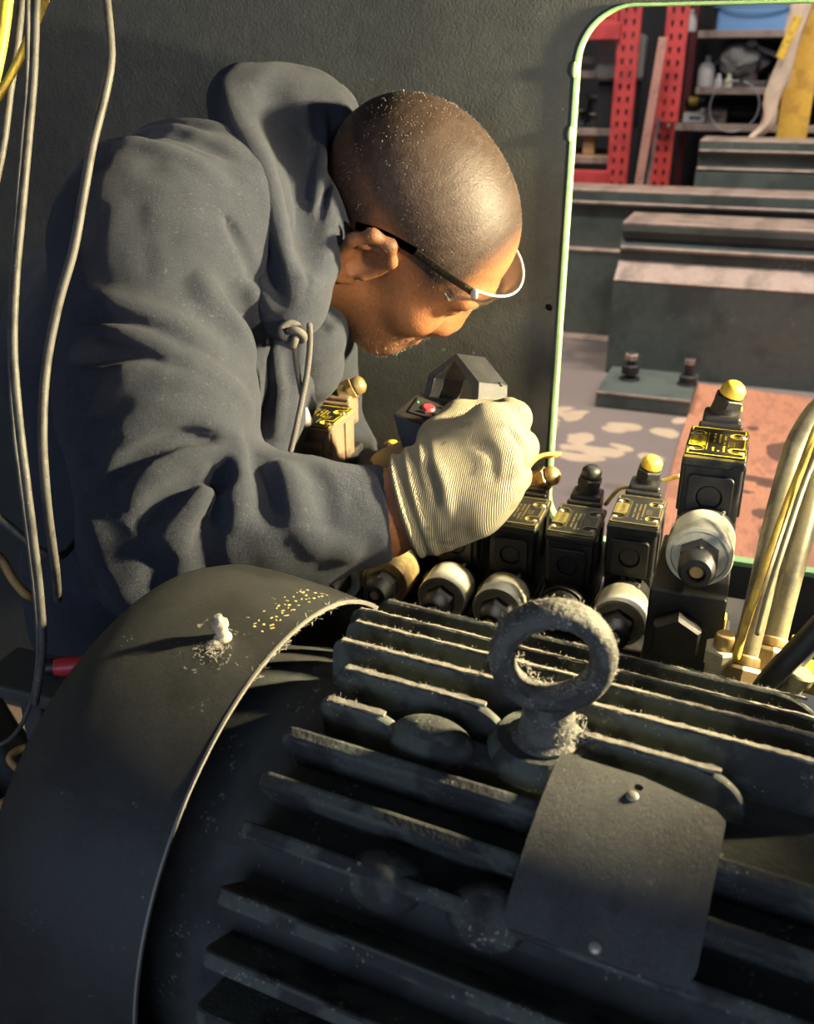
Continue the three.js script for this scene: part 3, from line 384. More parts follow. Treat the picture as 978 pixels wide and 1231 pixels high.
// ---------- the man: signed distances meshed by surface nets ----------
function surfaceNet(f, lo, hi, h) {
  const n = [0, 1, 2].map((k) => Math.ceil((hi[k] - lo[k]) / h) + 1), [nx, ny, nz] = n, F = new Float32Array(nx * ny * nz), sx = 1, sy = nx, sz = nx * ny;
  // coarse pass first: a cell of 4 steps that lies far from the surface is filled with its centre's value
  const B = 4, far = h * B * 1.9;
  for (let K = 0; K < nz; K += B) for (let J = 0; J < ny; J += B) for (let I = 0; I < nx; I += B) {
    const d = f(lo[0] + (I + B / 2) * h, lo[1] + (J + B / 2) * h, lo[2] + (K + B / 2) * h), skip = Math.abs(d) > far;
    for (let k = K; k < Math.min(K + B, nz); k++) for (let j = J; j < Math.min(J + B, ny); j++) for (let i = I; i < Math.min(I + B, nx); i++) F[i + j * sy + k * sz] = skip ? d : f(lo[0] + i * h, lo[1] + j * h, lo[2] + k * h);
  }
  const id = new Int32Array(nx * ny * nz).fill(-1), pos = [], idx = [], off = [0, 1, sy, sy + 1, sz, sz + 1, sz + sy, sz + sy + 1];
  const E = [[0, 1], [2, 3], [4, 5], [6, 7], [0, 2], [1, 3], [4, 6], [5, 7], [0, 4], [1, 5], [2, 6], [3, 7]];
  for (let k = 0; k < nz - 1; k++) for (let j = 0; j < ny - 1; j++) for (let i = 0; i < nx - 1; i++) {
    const c = i + j * sy + k * sz; let m = 0; for (let q = 0; q < 8; q++) if (F[c + off[q]] < 0) m |= 1 << q; if (m === 0 || m === 255) continue;
    let x = 0, y = 0, z = 0, t = 0; for (const [a, b] of E) { const A = F[c + off[a]], Bv = F[c + off[b]]; if ((A < 0) === (Bv < 0)) continue; const s = A / (A - Bv); x += (a & 1) + s * ((b & 1) - (a & 1)); y += ((a >> 1) & 1) + s * (((b >> 1) & 1) - ((a >> 1) & 1)); z += (a >> 2) + s * ((b >> 2) - (a >> 2)); t++; }
    id[c] = pos.length / 3; pos.push(lo[0] + (i + x / t) * h, lo[1] + (j + y / t) * h, lo[2] + (k + z / t) * h);
  }
  const quad = (a, b, c, d, flip) => { if (a < 0 || b < 0 || c < 0 || d < 0) return; if (flip) idx.push(a, c, b, a, d, c); else idx.push(a, b, c, a, c, d); };
  for (let k = 1; k < nz - 1; k++) for (let j = 1; j < ny - 1; j++) for (let i = 1; i < nx - 1; i++) {
    const c = i + j * sy + k * sz, s = F[c] < 0;
    if (s !== (F[c + 1] < 0)) quad(id[c], id[c - sy], id[c - sy - sz], id[c - sz], s);
    if (s !== (F[c + sy] < 0)) quad(id[c], id[c - sz], id[c - sz - 1], id[c - 1], s);
    if (s !== (F[c + sz] < 0)) quad(id[c], id[c - 1], id[c - 1 - sy], id[c - sy], s);
  }
  const N = new Float32Array(pos.length), e = h * 0.5;
  for (let i = 0; i < pos.length; i += 3) { const x = pos[i], y = pos[i + 1], z = pos[i + 2]; let a = f(x + e, y, z) - f(x - e, y, z), b = f(x, y + e, z) - f(x, y - e, z), c = f(x, y, z + e) - f(x, y, z - e); const l = Math.hypot(a, b, c) || 1; a /= l; b /= l; c /= l; N[i] = a; N[i + 1] = b; N[i + 2] = c; const d = Math.max(-h, Math.min(h, f(x, y, z))) * 0.9; if (l > e) { pos[i] -= a * d; pos[i + 1] -= b * d; pos[i + 2] -= c * d; } }
  // make sure that the faces point the way the normals do
  let v = 0; for (let t = 0; t < Math.min(idx.length, 3000); t += 3) { const [a, b, c] = [idx[t], idx[t + 1], idx[t + 2]].map((q) => new THREE.Vector3(pos[3 * q], pos[3 * q + 1], pos[3 * q + 2])); b.sub(a); c.sub(a); b.cross(c); v += b.x * N[3 * idx[t]] + b.y * N[3 * idx[t] + 1] + b.z * N[3 * idx[t] + 2]; }
  if (v < 0) for (let t = 0; t < idx.length; t += 3) { const q = idx[t]; idx[t] = idx[t + 1]; idx[t + 1] = q; }
  const g = new THREE.BufferGeometry(); g.setAttribute('position', new THREE.Float32BufferAttribute(pos, 3)); g.setAttribute('normal', new THREE.BufferAttribute(N, 3)); g.setIndex(idx); return g;
}
function capsule(a, b, ra, rb) { const dx = b[0] - a[0], dy = b[1] - a[1], dz = b[2] - a[2], L = 1 / (dx * dx + dy * dy + dz * dz || 1); return (x, y, z) => { const px = x - a[0], py = y - a[1], pz = z - a[2]; let t = (px * dx + py * dy + pz * dz) * L; t = t < 0 ? 0 : t > 1 ? 1 : t; const qx = px - t * dx, qy = py - t * dy, qz = pz - t * dz; return Math.sqrt(qx * qx + qy * qy + qz * qz) - (ra + (rb - ra) * t); }; }
function chain(list) { const o = []; for (let i = 0; i + 1 < list.length; i++) o.push(capsule(list[i][0], list[i + 1][0], list[i][1], list[i + 1][1])); return o; }
function ell(c, r) { return (x, y, z) => { const a = (x - c[0]) / r[0], b = (y - c[1]) / r[1], d = (z - c[2]) / r[2], k0 = Math.sqrt(a * a + b * b + d * d), A = a / r[0], Bq = b / r[1], D = d / r[2], k1 = Math.sqrt(A * A + Bq * Bq + D * D); return k1 < 1e-9 ? -Math.min(...r) : k0 * (k0 - 1) / k1; }; }
const smin = (a, b, k) => { const h = Math.max(k - Math.abs(a - b), 0) / k; return Math.min(a, b) - h * h * k * 0.25; };
const smax = (a, b, k) => -smin(-a, -b, k);
function blend(fs, k) { return (x, y, z) => { let d = fs[0](x, y, z); for (let i = 1; i < fs.length; i++) d = smin(d, fs[i](x, y, z), k); return d; }; }
// cloth folds: strokes drawn on a surface; height > 0 is a ridge, < 0 a valley
function folds(base, strokes) {
  const S = strokes.map(([pts, r, h]) => {
    const P = new THREE.CatmullRomCurve3(pts.map((p) => { let q = [...p]; for (let i = 0; i < 12; i++) { const d = base(...q), e = 0.004, g = [0, 1, 2].map((k) => { const a = [...q], b = [...q]; a[k] += e; b[k] -= e; return base(...a) - base(...b); }), l = Math.hypot(...g) || 1; q = q.map((v, k) => v - (g[k] / l) * d * 0.8); } return V(q); }), false, 'centripetal').getPoints(pts.length * 5).map((v) => v.toArray());
    const c = [0, 1, 2].map((k) => P.reduce((s, p) => s + p[k], 0) / P.length), R = Math.max(...P.map((p) => Math.hypot(p[0] - c[0], p[1] - c[1], p[2] - c[2]))) + r * 2.6;
    return { P, r: r * 0.92, h: h * 1.75, c, R2: R * R, n: P.length };
  });
  return (x, y, z) => {
    const d = base(x, y, z); if (d > 0.05 || d < -0.05) return d; let o = 0;
    for (const s of S) { const a = x - s.c[0], b = y - s.c[1], c = z - s.c[2]; if (a * a + b * b + c * c > s.R2) continue; let m = 1, mi = 0; const lim = 6.5 * s.r * s.r;
      for (let i = 0; i + 1 < s.n; i++) { const p = s.P[i], q = s.P[i + 1], ux = q[0] - p[0], uy = q[1] - p[1], uz = q[2] - p[2], vx = x - p[0], vy = y - p[1], vz = z - p[2]; let t = (ux * vx + uy * vy + uz * vz) / (ux * ux + uy * uy + uz * uz + 1e-12); t = t < 0 ? 0 : t > 1 ? 1 : t; const wx = vx - t * ux, wy = vy - t * uy, wz = vz - t * uz, dd = wx * wx + wy * wy + wz * wz; if (dd < m) { m = dd; mi = (i + t) / (s.n - 1); } }
      if (m < lim) o += s.h * Math.exp(-m / (s.r * s.r)) * Math.min(1, 4 * mi + 0.02, 4 * (1 - mi) + 0.02); }
    return d - o;
  };
}

// head: local x = where the face looks, y = crown, z = the man's right side (towards the viewer); origin between the ears
const HC = [-0.328, 0.814, -0.868];
const HM = new THREE.Matrix4();
{ // axes given in the world
  const right = new THREE.Vector3(0.9397, 0, -0.342), up = new THREE.Vector3(-0.1429, 0.9085, -0.3927), back = new THREE.Vector3().crossVectors(right, up);
  const ax = (a, b, c) => right.clone().multiplyScalar(a).addScaledVector(up, b).addScaledVector(back, c);
  const Nf = ax(0.637, -0.689, -0.346).normalize(); let Uf = ax(0.717, 0.365, 0.593); Uf.addScaledVector(Nf, -Uf.dot(Nf)).normalize(); const Rf = new THREE.Vector3().crossVectors(Nf, Uf);
  HM.makeBasis(Nf, Uf, Rf).setPosition(V(HC));
}
const HI = HM.clone().invert();
const hp = (x, y, z) => new THREE.Vector3(x, y, z).applyMatrix4(HM).toArray();
const skull = blend([ell([-0.01, 0.043, 0], [0.094, 0.08, 0.076]), ell([0.032, 0.042, 0], [0.055, 0.056, 0.064]), ell([0.04, -0.012, 0], [0.053, 0.06, 0.06]), ell([0.042, -0.05, 0], [0.043, 0.04, 0.045]), capsule([0.0, -0.045, 0.054], [0.062, -0.076, 0.014], 0.017, 0.016), capsule([0.0, -0.045, -0.054], [0.062, -0.076, -0.014], 0.017, 0.016), ell([0.068, -0.077, 0], [0.016, 0.015, 0.021])], 0.035);
const faceBits = blend([capsule([0.092, 0.034, 0.012], [0.08, 0.036, 0.045], 0.011, 0.009), capsule([0.092, 0.034, -0.012], [0.08, 0.036, -0.045], 0.011, 0.009), ell([0.062, -0.014, 0.044], [0.024, 0.02, 0.02]), ell([0.062, -0.014, -0.044], [0.024, 0.02, 0.02]), capsule([0.088, 0.02, 0], [0.101, -0.012, 0], 0.008, 0.012), ell([0.095, -0.02, 0.013], [0.012, 0.009, 0.009]), ell([0.095, -0.02, -0.013], [0.012, 0.009, 0.009])], 0.014);
const lips = blend([capsule([0.094, -0.044, 0.0], [0.08, -0.047, 0.026], 0.0085, 0.005), capsule([0.094, -0.044, 0.0], [0.08, -0.047, -0.026], 0.0085, 0.005), capsule([0.092, -0.057, 0.0], [0.079, -0.053, 0.024], 0.0085, 0.005), capsule([0.092, -0.057, 0.0], [0.079, -0.053, -0.024], 0.0085, 0.005)], 0.006);
const sockets = [ell([0.1, 0.018, 0.033], [0.016, 0.013, 0.019]), ell([0.1, 0.018, -0.033], [0.016, 0.013, 0.019])], lids = [ell([0.077, 0.017, 0.033], [0.0135, 0.012, 0.014]), ell([0.077, 0.017, -0.033], [0.0135, 0.012, 0.014])];
const nostrils = [ell([0.099, -0.028, 0.008], [0.005, 0.004, 0.004]), ell([0.099, -0.028, -0.008], [0.005, 0.004, 0.004])], mouthLine = [capsule([0.103, -0.0505, 0], [0.082, -0.051, 0.031], 0.002, 0.002), capsule([0.103, -0.0505, 0], [0.082, -0.051, -0.031], 0.002, 0.002)];
function ear(s) { // a shell with a rolled rim, a bowl and a lobe
  const P = (x, y, z) => [-0.006 + 1.14 * (x + 0.004), 1.14 * y, s * z], rim = chain([[P(0.008, 0.006, 0.079), 0.0042], [P(0.007, 0.022, 0.085), 0.0045], [P(-0.004, 0.032, 0.09), 0.0052], [P(-0.018, 0.028, 0.093), 0.0052], [P(-0.025, 0.012, 0.093), 0.0048], [P(-0.021, -0.008, 0.089), 0.0045], [P(-0.01, -0.022, 0.084), 0.0062], [P(-0.001, -0.02, 0.079), 0.005]]), shell = ell(P(-0.008, 0.005, 0.079), [0.018, 0.029, 0.0085]), anti = chain([[P(-0.004, 0.022, 0.085), 0.0032], [P(-0.013, 0.014, 0.088), 0.0036], [P(-0.014, -0.003, 0.087), 0.0034], [P(-0.007, -0.013, 0.084), 0.0034]]), tragus = capsule(P(0.005, 0.0, 0.08), P(0.003, -0.006, 0.083), 0.0045, 0.004), bowl = ell(P(-0.005, 0.003, 0.092), [0.0125, 0.017, 0.0125]);
  const all = blend([...rim, shell, tragus, ...anti], 0.006); return (x, y, z) => smax(all(x, y, z), -bowl(x, y, z), 0.004);
}
const ears = [ear(1), ear(-1)], neckL = (() => { const a = [-0.03, -0.02, 0], b = HI; return a; })();
function headField(x, y, z) {
  let d = skull(x, y, z); d = smin(d, faceBits(x, y, z), 0.018); for (const s of sockets) d = smax(d, -s(x, y, z), 0.014); for (const s of lids) d = smin(d, s(x, y, z), 0.005); d = smin(d, lips(x, y, z), 0.009); for (const m of mouthLine) d = smax(d, -m(x, y, z), 0.003); for (const m of nostrils) d = smax(d, -m(x, y, z), 0.004);
  for (const e of ears) d = smin(d, e(x, y, z), 0.006); return d;
}
const NB = [-0.432, 0.798, -0.823], NBl = V(NB).applyMatrix4(HI).toArray(), neck = capsule([-0.03, -0.03, 0], NBl, 0.06, 0.066), throat = capsule([0.015, -0.05, 0], NBl, 0.038, 0.055);
const headAll = (x, y, z) => smin(smin(headField(x, y, z), neck(x, y, z), 0.02), throat(x, y, z), 0.025);
const headGeo = surfaceNet((x, y, z) => smax(headAll(x, y, z), -((x - NBl[0]) * 0 + 0.0) - 1, 0.001), [-0.2, -0.19, -0.13], [0.15, 0.15, 0.13], 0.0026);
M.skin = null;
{ // skin: warm brown; the shaved scalp and the beard area are greyer with fine pale stubble
  const p = headGeo.attributes.position, C = new Float32Array(p.count * 3);
  for (let i = 0; i < p.count; i++) { const x = p.getX(i), y = p.getY(i), z = Math.abs(p.getZ(i)), n = vn(x * 300 + 300, y * 300 + z * 170 + 300, 65536, 3), n2 = vn(x * 60 + 99, y * 60 + z * 40 + 99, 65536, 8);
    let c = mix3([0.3, 0.122, 0.05], [0.24, 0.095, 0.04], n2); const hair = sstep(0.022, -0.008, x - 0.062 - 0.18 * (y - 0.075) + 0.012 * (n2 - 0.5)) * sstep(0.0, 0.03, y - 0.022 + 0.25 * Math.max(0, x - 0.0)) , side = sstep(0.012, 0, x - 0.035) * sstep(-0.05, -0.02, y) * sstep(0.045, 0.06, z) * sstep(0.012, 0.022, y + 0.03 - 0.2 * x);
    const beard = sstep(0.025, -0.01, y + 0.048 - 0.22 * (x - 0.02)) * sstep(-0.02, 0.01, x); const back = sstep(0.0, -0.02, x + 0.02) * sstep(-0.06, -0.02, y);
    const h = Math.min(1, Math.max(hair, 0.8 * back)); c = mix3(c, mix3([0.015, 0.0115, 0.01], [0.04, 0.03, 0.0255], n), 0.95 * h); c = mix3(c, [0.16, 0.075, 0.04], 0.4 * beard); C.set(c, 3 * i); }
  headGeo.setAttribute('color', new THREE.BufferAttribute(C, 3)); headGeo.applyMatrix4(HM);
}
// body: kneeling behind the motor, leaning on the fan cover
const J = { pelvis: [-0.512, 0.26, -0.647], belly: [-0.536, 0.483, -0.724], chest: [-0.531, 0.688, -0.779], upper: [-0.505, 0.807, -0.812], shR: [-0.488, 0.808, -0.719], midR: [-0.452, 0.704, -0.641], elR: [-0.415, 0.608, -0.586], f1R: [-0.345, 0.615, -0.618], wrR: [-0.259, 0.623, -0.657], shL: [-0.475, 0.76, -0.893], elL: [-0.458, 0.534, -0.965], wrL: [-0.363, 0.533, -0.905] };
const kneeR = [J.pelvis[0] + 0.14, 0.09, J.pelvis[2] - 0.02], footR = [J.pelvis[0] - 0.26, 0.06, J.pelvis[2] + 0.02], kneeL = [J.pelvis[0] + 0.12, 0.09, J.pelvis[2] - 0.2], footL = [J.pelvis[0] - 0.28, 0.06, J.pelvis[2] - 0.17];
const hipR = [J.pelvis[0] + 0.03, J.pelvis[1] - 0.02, J.pelvis[2] + 0.02], hipL = [J.pelvis[0] + 0.03, J.pelvis[1] - 0.02, J.pelvis[2] - 0.16];
const pelC = [J.pelvis[0], J.pelvis[1], J.pelvis[2] - 0.06];
const bodyField = blend([...chain([[pelC, 0.115], [J.belly, 0.1], [J.chest, 0.118], [J.upper, 0.08], [NB, 0.06]]), ...chain([[J.upper, 0.06], [J.shR, 0.055], [J.midR, 0.047], [J.elR, 0.04], [J.f1R, 0.036], [J.wrR, 0.0285], [[-0.236, 0.636, -0.67], 0.027]]), ...chain([[J.upper, 0.06], [J.shL, 0.055], [J.elL, 0.042], [J.wrL, 0.03]]), ...chain([[hipR, 0.085], [kneeR, 0.06], [footR, 0.042]]), ...chain([[hipL, 0.085], [kneeL, 0.06], [footL, 0.042]])], 0.03);
const front = (f) => (x, y, z) => smax(f(x, y, z), -0.985 - z, 0.01);
const bodyGeo = surfaceNet(front(bodyField), [-1.0, 0.0, -1.2], [-0.16, 1.02, -0.45], 0.009);
{ const p = bodyGeo.attributes.position, C = new Float32Array(p.count * 3); for (let i = 0; i < p.count; i++) { const n = vn(p.getX(i) * 80 + 300, p.getY(i) * 80 + p.getZ(i) * 50 + 300, 65536, 8); C.set(mix3([0.3, 0.122, 0.05], [0.23, 0.09, 0.038], n), 3 * i); } bodyGeo.setAttribute('color', new THREE.BufferAttribute(C, 3)); }
function withColor(g) { const q = boxUV(g), o = new THREE.BufferGeometry(); for (const k of ['position', 'normal', 'uv', 'color']) o.setAttribute(k, q.getAttribute(k)); return o; }
const stub = tex(512, (u, v) => { const a = hash(Math.floor(u * 512), Math.floor(v * 512), 7), b = fbm(u, v, 128, 2, 5); return 0.78 + 0.3 * b - 0.12 * a + (a > 0.965 ? 1.6 : a > 0.9 ? 0.5 : 0); }, 0.3);
M.skin = std({ map: stub, vertexColors: true, roughness: 0.56, specularIntensity: 0.5, bumpMap: tex(512, (u, v) => 0.6 * hash(Math.floor(u * 512), Math.floor(v * 512), 5) + 0.4 * vn(u * 256, v * 256, 256, 6), 0.3, false), bumpScale: 0.00035 });
const man = thing('person', 'bald man in a dark hooded sweatshirt leaning over the valves with a knitted glove on', 'person', [0, 0, 0]);
part('body', mergeGeometries([withColor(headGeo), withColor(bodyGeo)]), M.skin, man);

// sweatshirt
M.cloth = std({ map: tex(512, (u, v) => { const a = fbm(u, v, 64, 3, 201), b = fbm(u, v, 10, 4, 203), s = hash(Math.floor(u * 512), Math.floor(v * 512), 11), k = fbm(u, v, 90, 2, 207); const c = mix3([0.031, 0.036, 0.051], [0.021, 0.025, 0.037], a * 0.6 + b * 0.5); return s > 0.9985 ? [0.2, 0.195, 0.185] : mix3(c, [0.1, 0.1, 0.105], sstep(0.78, 0.84, k) * 0.4); }, 0.16), roughness: 0.95, sheen: 0.35, sheenRoughness: 0.6, sheenColor: new THREE.Color().setRGB(0.25, 0.25, 0.27), bumpMap: T.fine, bumpScale: 0.0012 });
const torsoF = blend([...chain([[[pelC[0], pelC[1] + 0.02, pelC[2]], 0.145], [J.belly, 0.118], [J.chest, 0.135], [J.upper, 0.098]])], 0.05);
const armF = blend([...chain([[[-0.462, 0.815, -0.773], 0.09], [J.shR, 0.084], [J.midR, 0.074], [J.elR, 0.064], [J.f1R, 0.0545], [J.wrR, 0.04]])], 0.035);
const armLF = blend(chain([[J.upper, 0.08], [J.shL, 0.085], [J.elL, 0.05], [J.wrL, 0.042], [[-0.292, 0.578, -0.842], 0.037]]), 0.03);
const cuffCut = (() => { const a = V(J.f1R), b = V(J.wrR), d = b.clone().sub(a).normalize(), o = b.clone().addScaledVector(d, 0.004); return (x, y, z) => (x - o.x) * d.x + (y - o.y) * d.y + (z - o.z) * d.z; })();
const cuffHole = capsule(J.f1R, V(J.wrR).multiplyScalar(1.3).addScaledVector(V(J.f1R), -0.3).toArray(), 0.02, 0.0315);
const hoodieBase = (x, y, z) => { let d = smin(torsoF(x, y, z), armLF(x, y, z), 0.04); d = smin(d, armF(x, y, z), 0.022); return d; };
const D = 0.8, strokes = [
  [[[-0.557, 0.902, -0.793], [-0.523, 0.892, -0.789], [-0.482, 0.879, -0.785], [-0.446, 0.856, -0.776]], 0.009, 0.007], [[[-0.574, 0.881, -0.765], [-0.529, 0.879, -0.768], [-0.491, 0.868, -0.765], [-0.454, 0.856, -0.761]], 0.008, 0.007], [[[-0.539, 0.854, -0.706], [-0.496, 0.865, -0.703], [-0.464, 0.861, -0.707], [-0.435, 0.839, -0.725]], 0.009, 0.005], [[[-0.546, 0.868, -0.733], [-0.494, 0.872, -0.731], [-0.463, 0.863, -0.738], [-0.441, 0.847, -0.75]], 0.008, -0.005],
  [[[-0.441, 0.845, -0.772], [-0.41, 0.81, -0.754], [-0.389, 0.773, -0.732], [-0.381, 0.714, -0.718], [-0.386, 0.651, -0.709]], 0.009, 0.009], [[[-0.489, 0.843, -0.719], [-0.426, 0.819, -0.706], [-0.398, 0.782, -0.71], [-0.386, 0.753, -0.712]], 0.006, -0.004], [[[-0.427, 0.832, -0.783], [-0.404, 0.785, -0.779], [-0.386, 0.723, -0.756], [-0.387, 0.652, -0.733]], 0.01, -0.008],
  [[[-0.438, 0.799, -0.668], [-0.415, 0.786, -0.659], [-0.395, 0.762, -0.666], [-0.387, 0.729, -0.676]], 0.012, 0.008], [[[-0.409, 0.799, -0.679], [-0.394, 0.772, -0.683], [-0.389, 0.744, -0.695], [-0.391, 0.705, -0.686]], 0.011, -0.013], [[[-0.402, 0.798, -0.705], [-0.389, 0.771, -0.708], [-0.383, 0.737, -0.705]], 0.009, 0.008],
  [[[-0.491, 0.78, -0.628], [-0.448, 0.773, -0.617], [-0.41, 0.768, -0.617], [-0.389, 0.747, -0.637]], 0.012, 0.007], [[[-0.498, 0.756, -0.614], [-0.442, 0.76, -0.601], [-0.406, 0.747, -0.608], [-0.383, 0.723, -0.628], [-0.376, 0.695, -0.652]], 0.008, 0.009], [[[-0.493, 0.767, -0.621], [-0.445, 0.764, -0.614], [-0.408, 0.755, -0.623]], 0.008, -0.005], [[[-0.46, 0.721, -0.587], [-0.426, 0.737, -0.596], [-0.392, 0.73, -0.605], [-0.378, 0.691, -0.638]], 0.013, 0.007], [[[-0.482, 0.741, -0.601], [-0.433, 0.747, -0.598], [-0.395, 0.735, -0.618]], 0.011, -0.006],
  [[[-0.447, 0.682, -0.561], [-0.426, 0.706, -0.569], [-0.401, 0.718, -0.584], [-0.383, 0.71, -0.599], [-0.375, 0.681, -0.622]], 0.012, 0.011], [[[-0.432, 0.669, -0.549], [-0.406, 0.693, -0.558], [-0.387, 0.699, -0.58], [-0.374, 0.677, -0.609]], 0.009, -0.01], [[[-0.418, 0.656, -0.536], [-0.401, 0.679, -0.553], [-0.383, 0.688, -0.575], [-0.369, 0.669, -0.607], [-0.356, 0.651, -0.614]], 0.011, 0.01], [[[-0.406, 0.64, -0.532], [-0.387, 0.662, -0.55], [-0.372, 0.664, -0.58], [-0.356, 0.646, -0.6]], 0.01, -0.009], [[[-0.392, 0.624, -0.529], [-0.378, 0.645, -0.557], [-0.36, 0.65, -0.578], [-0.341, 0.639, -0.591]], 0.01, 0.007],
  [[[-0.358, 0.678, -0.615], [-0.333, 0.663, -0.593], [-0.317, 0.635, -0.574]], 0.011, -0.007], [[[-0.367, 0.681, -0.613], [-0.348, 0.663, -0.588], [-0.342, 0.637, -0.56]], 0.009, 0.008], [[[-0.369, 0.673, -0.597], [-0.358, 0.655, -0.569], [-0.366, 0.631, -0.542]], 0.011, -0.009], [[[-0.374, 0.674, -0.584], [-0.372, 0.649, -0.555], [-0.384, 0.624, -0.532]], 0.009, 0.008], [[[-0.334, 0.674, -0.616], [-0.312, 0.66, -0.599], [-0.303, 0.639, -0.587]], 0.01, 0.005], [[[-0.314, 0.669, -0.627], [-0.295, 0.653, -0.614], [-0.286, 0.629, -0.6]], 0.009, -0.0045], [[[-0.308, 0.647, -0.583], [-0.291, 0.63, -0.581], [-0.269, 0.615, -0.593], [-0.254, 0.608, -0.607]], 0.01, 0.005],
  [[[-0.456, 0.65, -0.554], [-0.433, 0.631, -0.541], [-0.416, 0.602, -0.533], [-0.413, 0.577, -0.534]], 0.013, 0.006], [[[-0.385, 0.634, -0.537], [-0.388, 0.612, -0.525], [-0.387, 0.59, -0.526]], 0.012, -0.006], [[[-0.363, 0.64, -0.548], [-0.354, 0.617, -0.54], [-0.354, 0.592, -0.551]], 0.011, -0.005], [[[-0.636, 0.834, -0.766], [-0.63, 0.741, -0.723], [-0.61, 0.642, -0.682]], 0.02, 0.01], [[[-0.572, 0.835, -0.719], [-0.549, 0.76, -0.667], [-0.518, 0.689, -0.621]], 0.018, -0.012],
];
const hoodieFold = folds(hoodieBase, strokes);
const vn3 = (x, y, z) => { const k = Math.floor(z), t = z - k, u = t * t * (3 - 2 * t); return vn(x, y, 65536, 300 + k) * (1 - u) + vn(x, y, 65536, 301 + k) * u; };
const hoodieF = (x, y, z) => { let d = hoodieFold(x, y, z); if (d < 0.02 && d > -0.02) d -= 0.0042 * (vn3((x + 0.4 * y) * 26 + 60, (y - 0.5 * x) * 15 + 60, z * 22 + 60) - 0.5) * sstep(0.02, 0.008, Math.abs(d)) + 0.0026 * (vn3(x * 70 + 90, y * 60 + 90, z * 60 + 90) - 0.5) * sstep(0.02, 0.008, Math.abs(d)); const c = cuffCut(x, y, z); if (c > -0.09) { d = smax(d, c, 0.006); d = smax(d, -cuffHole(x, y, z), 0.004); } return d; };
const hoodie = part('hooded_sweatshirt', boxUV(surfaceNet(front(hoodieF), [-0.92, 0.12, -1.12], [-0.2, 0.99, -0.45], 0.005)), M.cloth, man, 'dark navy sweatshirt with pale lint');
// hood lying behind the neck, its rim round the throat
const hoodF0 = blend([capsule([-0.47, 0.924, -0.847], [-0.431, 0.847, -0.788], 0.027, 0.038), capsule([-0.431, 0.847, -0.788], [-0.38, 0.776, -0.737], 0.038, 0.03), capsule([-0.473, 0.924, -0.858], [-0.41, 0.913, -0.91], 0.024, 0.026), capsule([-0.449, 0.905, -0.869], [-0.403, 0.83, -0.79], 0.042, 0.045), capsule([-0.418, 0.901, -0.884], [-0.386, 0.827, -0.795], 0.038, 0.038), capsule([-0.386, 0.827, -0.795], [-0.371, 0.771, -0.732], 0.036, 0.026)], 0.03);
const hoodRim = blend(chain([[[-0.392, 0.916, -0.883], 0.013], [[-0.367, 0.874, -0.825], 0.0145], [[-0.367, 0.842, -0.795], 0.013], [[-0.364, 0.806, -0.755], 0.0125], [[-0.358, 0.78, -0.726], 0.012], [[-0.362, 0.759, -0.715], 0.012]]), 0.01);
const hoodF = folds((x, y, z) => smin(hoodF0(x, y, z), hoodRim(x, y, z), 0.008), [[[[-0.477, 0.937, -0.839], [-0.445, 0.901, -0.798], [-0.414, 0.856, -0.776], [-0.379, 0.813, -0.744], [-0.358, 0.777, -0.722]], 0.012, 0.008], [[[-0.448, 0.933, -0.848], [-0.423, 0.893, -0.826], [-0.39, 0.853, -0.783], [-0.368, 0.813, -0.748], [-0.358, 0.787, -0.727]], 0.015, -0.015], [[[-0.398, 0.906, -0.864], [-0.375, 0.861, -0.804], [-0.362, 0.82, -0.753], [-0.36, 0.777, -0.722]], 0.004, -0.006], [[[-0.404, 0.906, -0.862], [-0.381, 0.861, -0.802], [-0.368, 0.826, -0.754]], 0.006, 0.004], [[[-0.423, 0.836, -0.763], [-0.391, 0.807, -0.736], [-0.367, 0.771, -0.716]], 0.009, -0.006], [[[-0.458, 0.927, -0.841], [-0.439, 0.935, -0.887], [-0.405, 0.927, -0.907]], 0.01, 0.005]]);
const hoodCut = (x, y, z) => { const v = [x, y, z]; const lx = HI.elements[0] * x + HI.elements[4] * y + HI.elements[8] * z + HI.elements[12], ly = HI.elements[1] * x + HI.elements[5] * y + HI.elements[9] * z + HI.elements[13], lz = HI.elements[2] * x + HI.elements[6] * y + HI.elements[10] * z + HI.elements[14]; return skull(lx, ly, lz) - 0.003; };
const hood = part('hood', boxUV(surfaceNet(front((x, y, z) => smax(hoodF(x, y, z), -hoodCut(x, y, z), 0.006)), [-0.62, 0.68, -1.02], [-0.28, 1.02, -0.66], 0.0034)), M.cloth, hoodie);
// placket fold, knot and cords
M.cord = std({ map: tex(128, (u, v) => 0.5 + 0.5 * Math.sin((u * 14 + v * 6) * 6.283) > 0.5 ? [0.13, 0.115, 0.1] : [0.05, 0.046, 0.045], 0.02), roughness: 0.9 });
const clothTube = (list, k, lo, hi, name, st = []) => part(name, boxUV(surfaceNet(front(folds(blend(list, k), st)), lo, hi, 0.0035)), M.cloth, hoodie);
const frontList = [...chain([[[-0.395, 0.777, -0.761], 0.02], [[-0.374, 0.75, -0.738], 0.014], [[-0.385, 0.713, -0.739], 0.02], [[-0.387, 0.669, -0.729], 0.02], [[-0.387, 0.64, -0.709], 0.018]]), ...chain([[[-0.397, 0.725, -0.811], 0.04], [[-0.41, 0.685, -0.834], 0.034], [[-0.426, 0.653, -0.853], 0.026]])];
clothTube(frontList, 0.014, [-0.5, 0.55, -0.98], [-0.28, 0.88, -0.68], 'front_panel', [[[[-0.378, 0.747, -0.724], [-0.367, 0.728, -0.718], [-0.366, 0.702, -0.706]], 0.008, -0.006], [[[-0.383, 0.731, -0.726], [-0.377, 0.699, -0.712], [-0.373, 0.659, -0.694]], 0.006, 0.005]]);
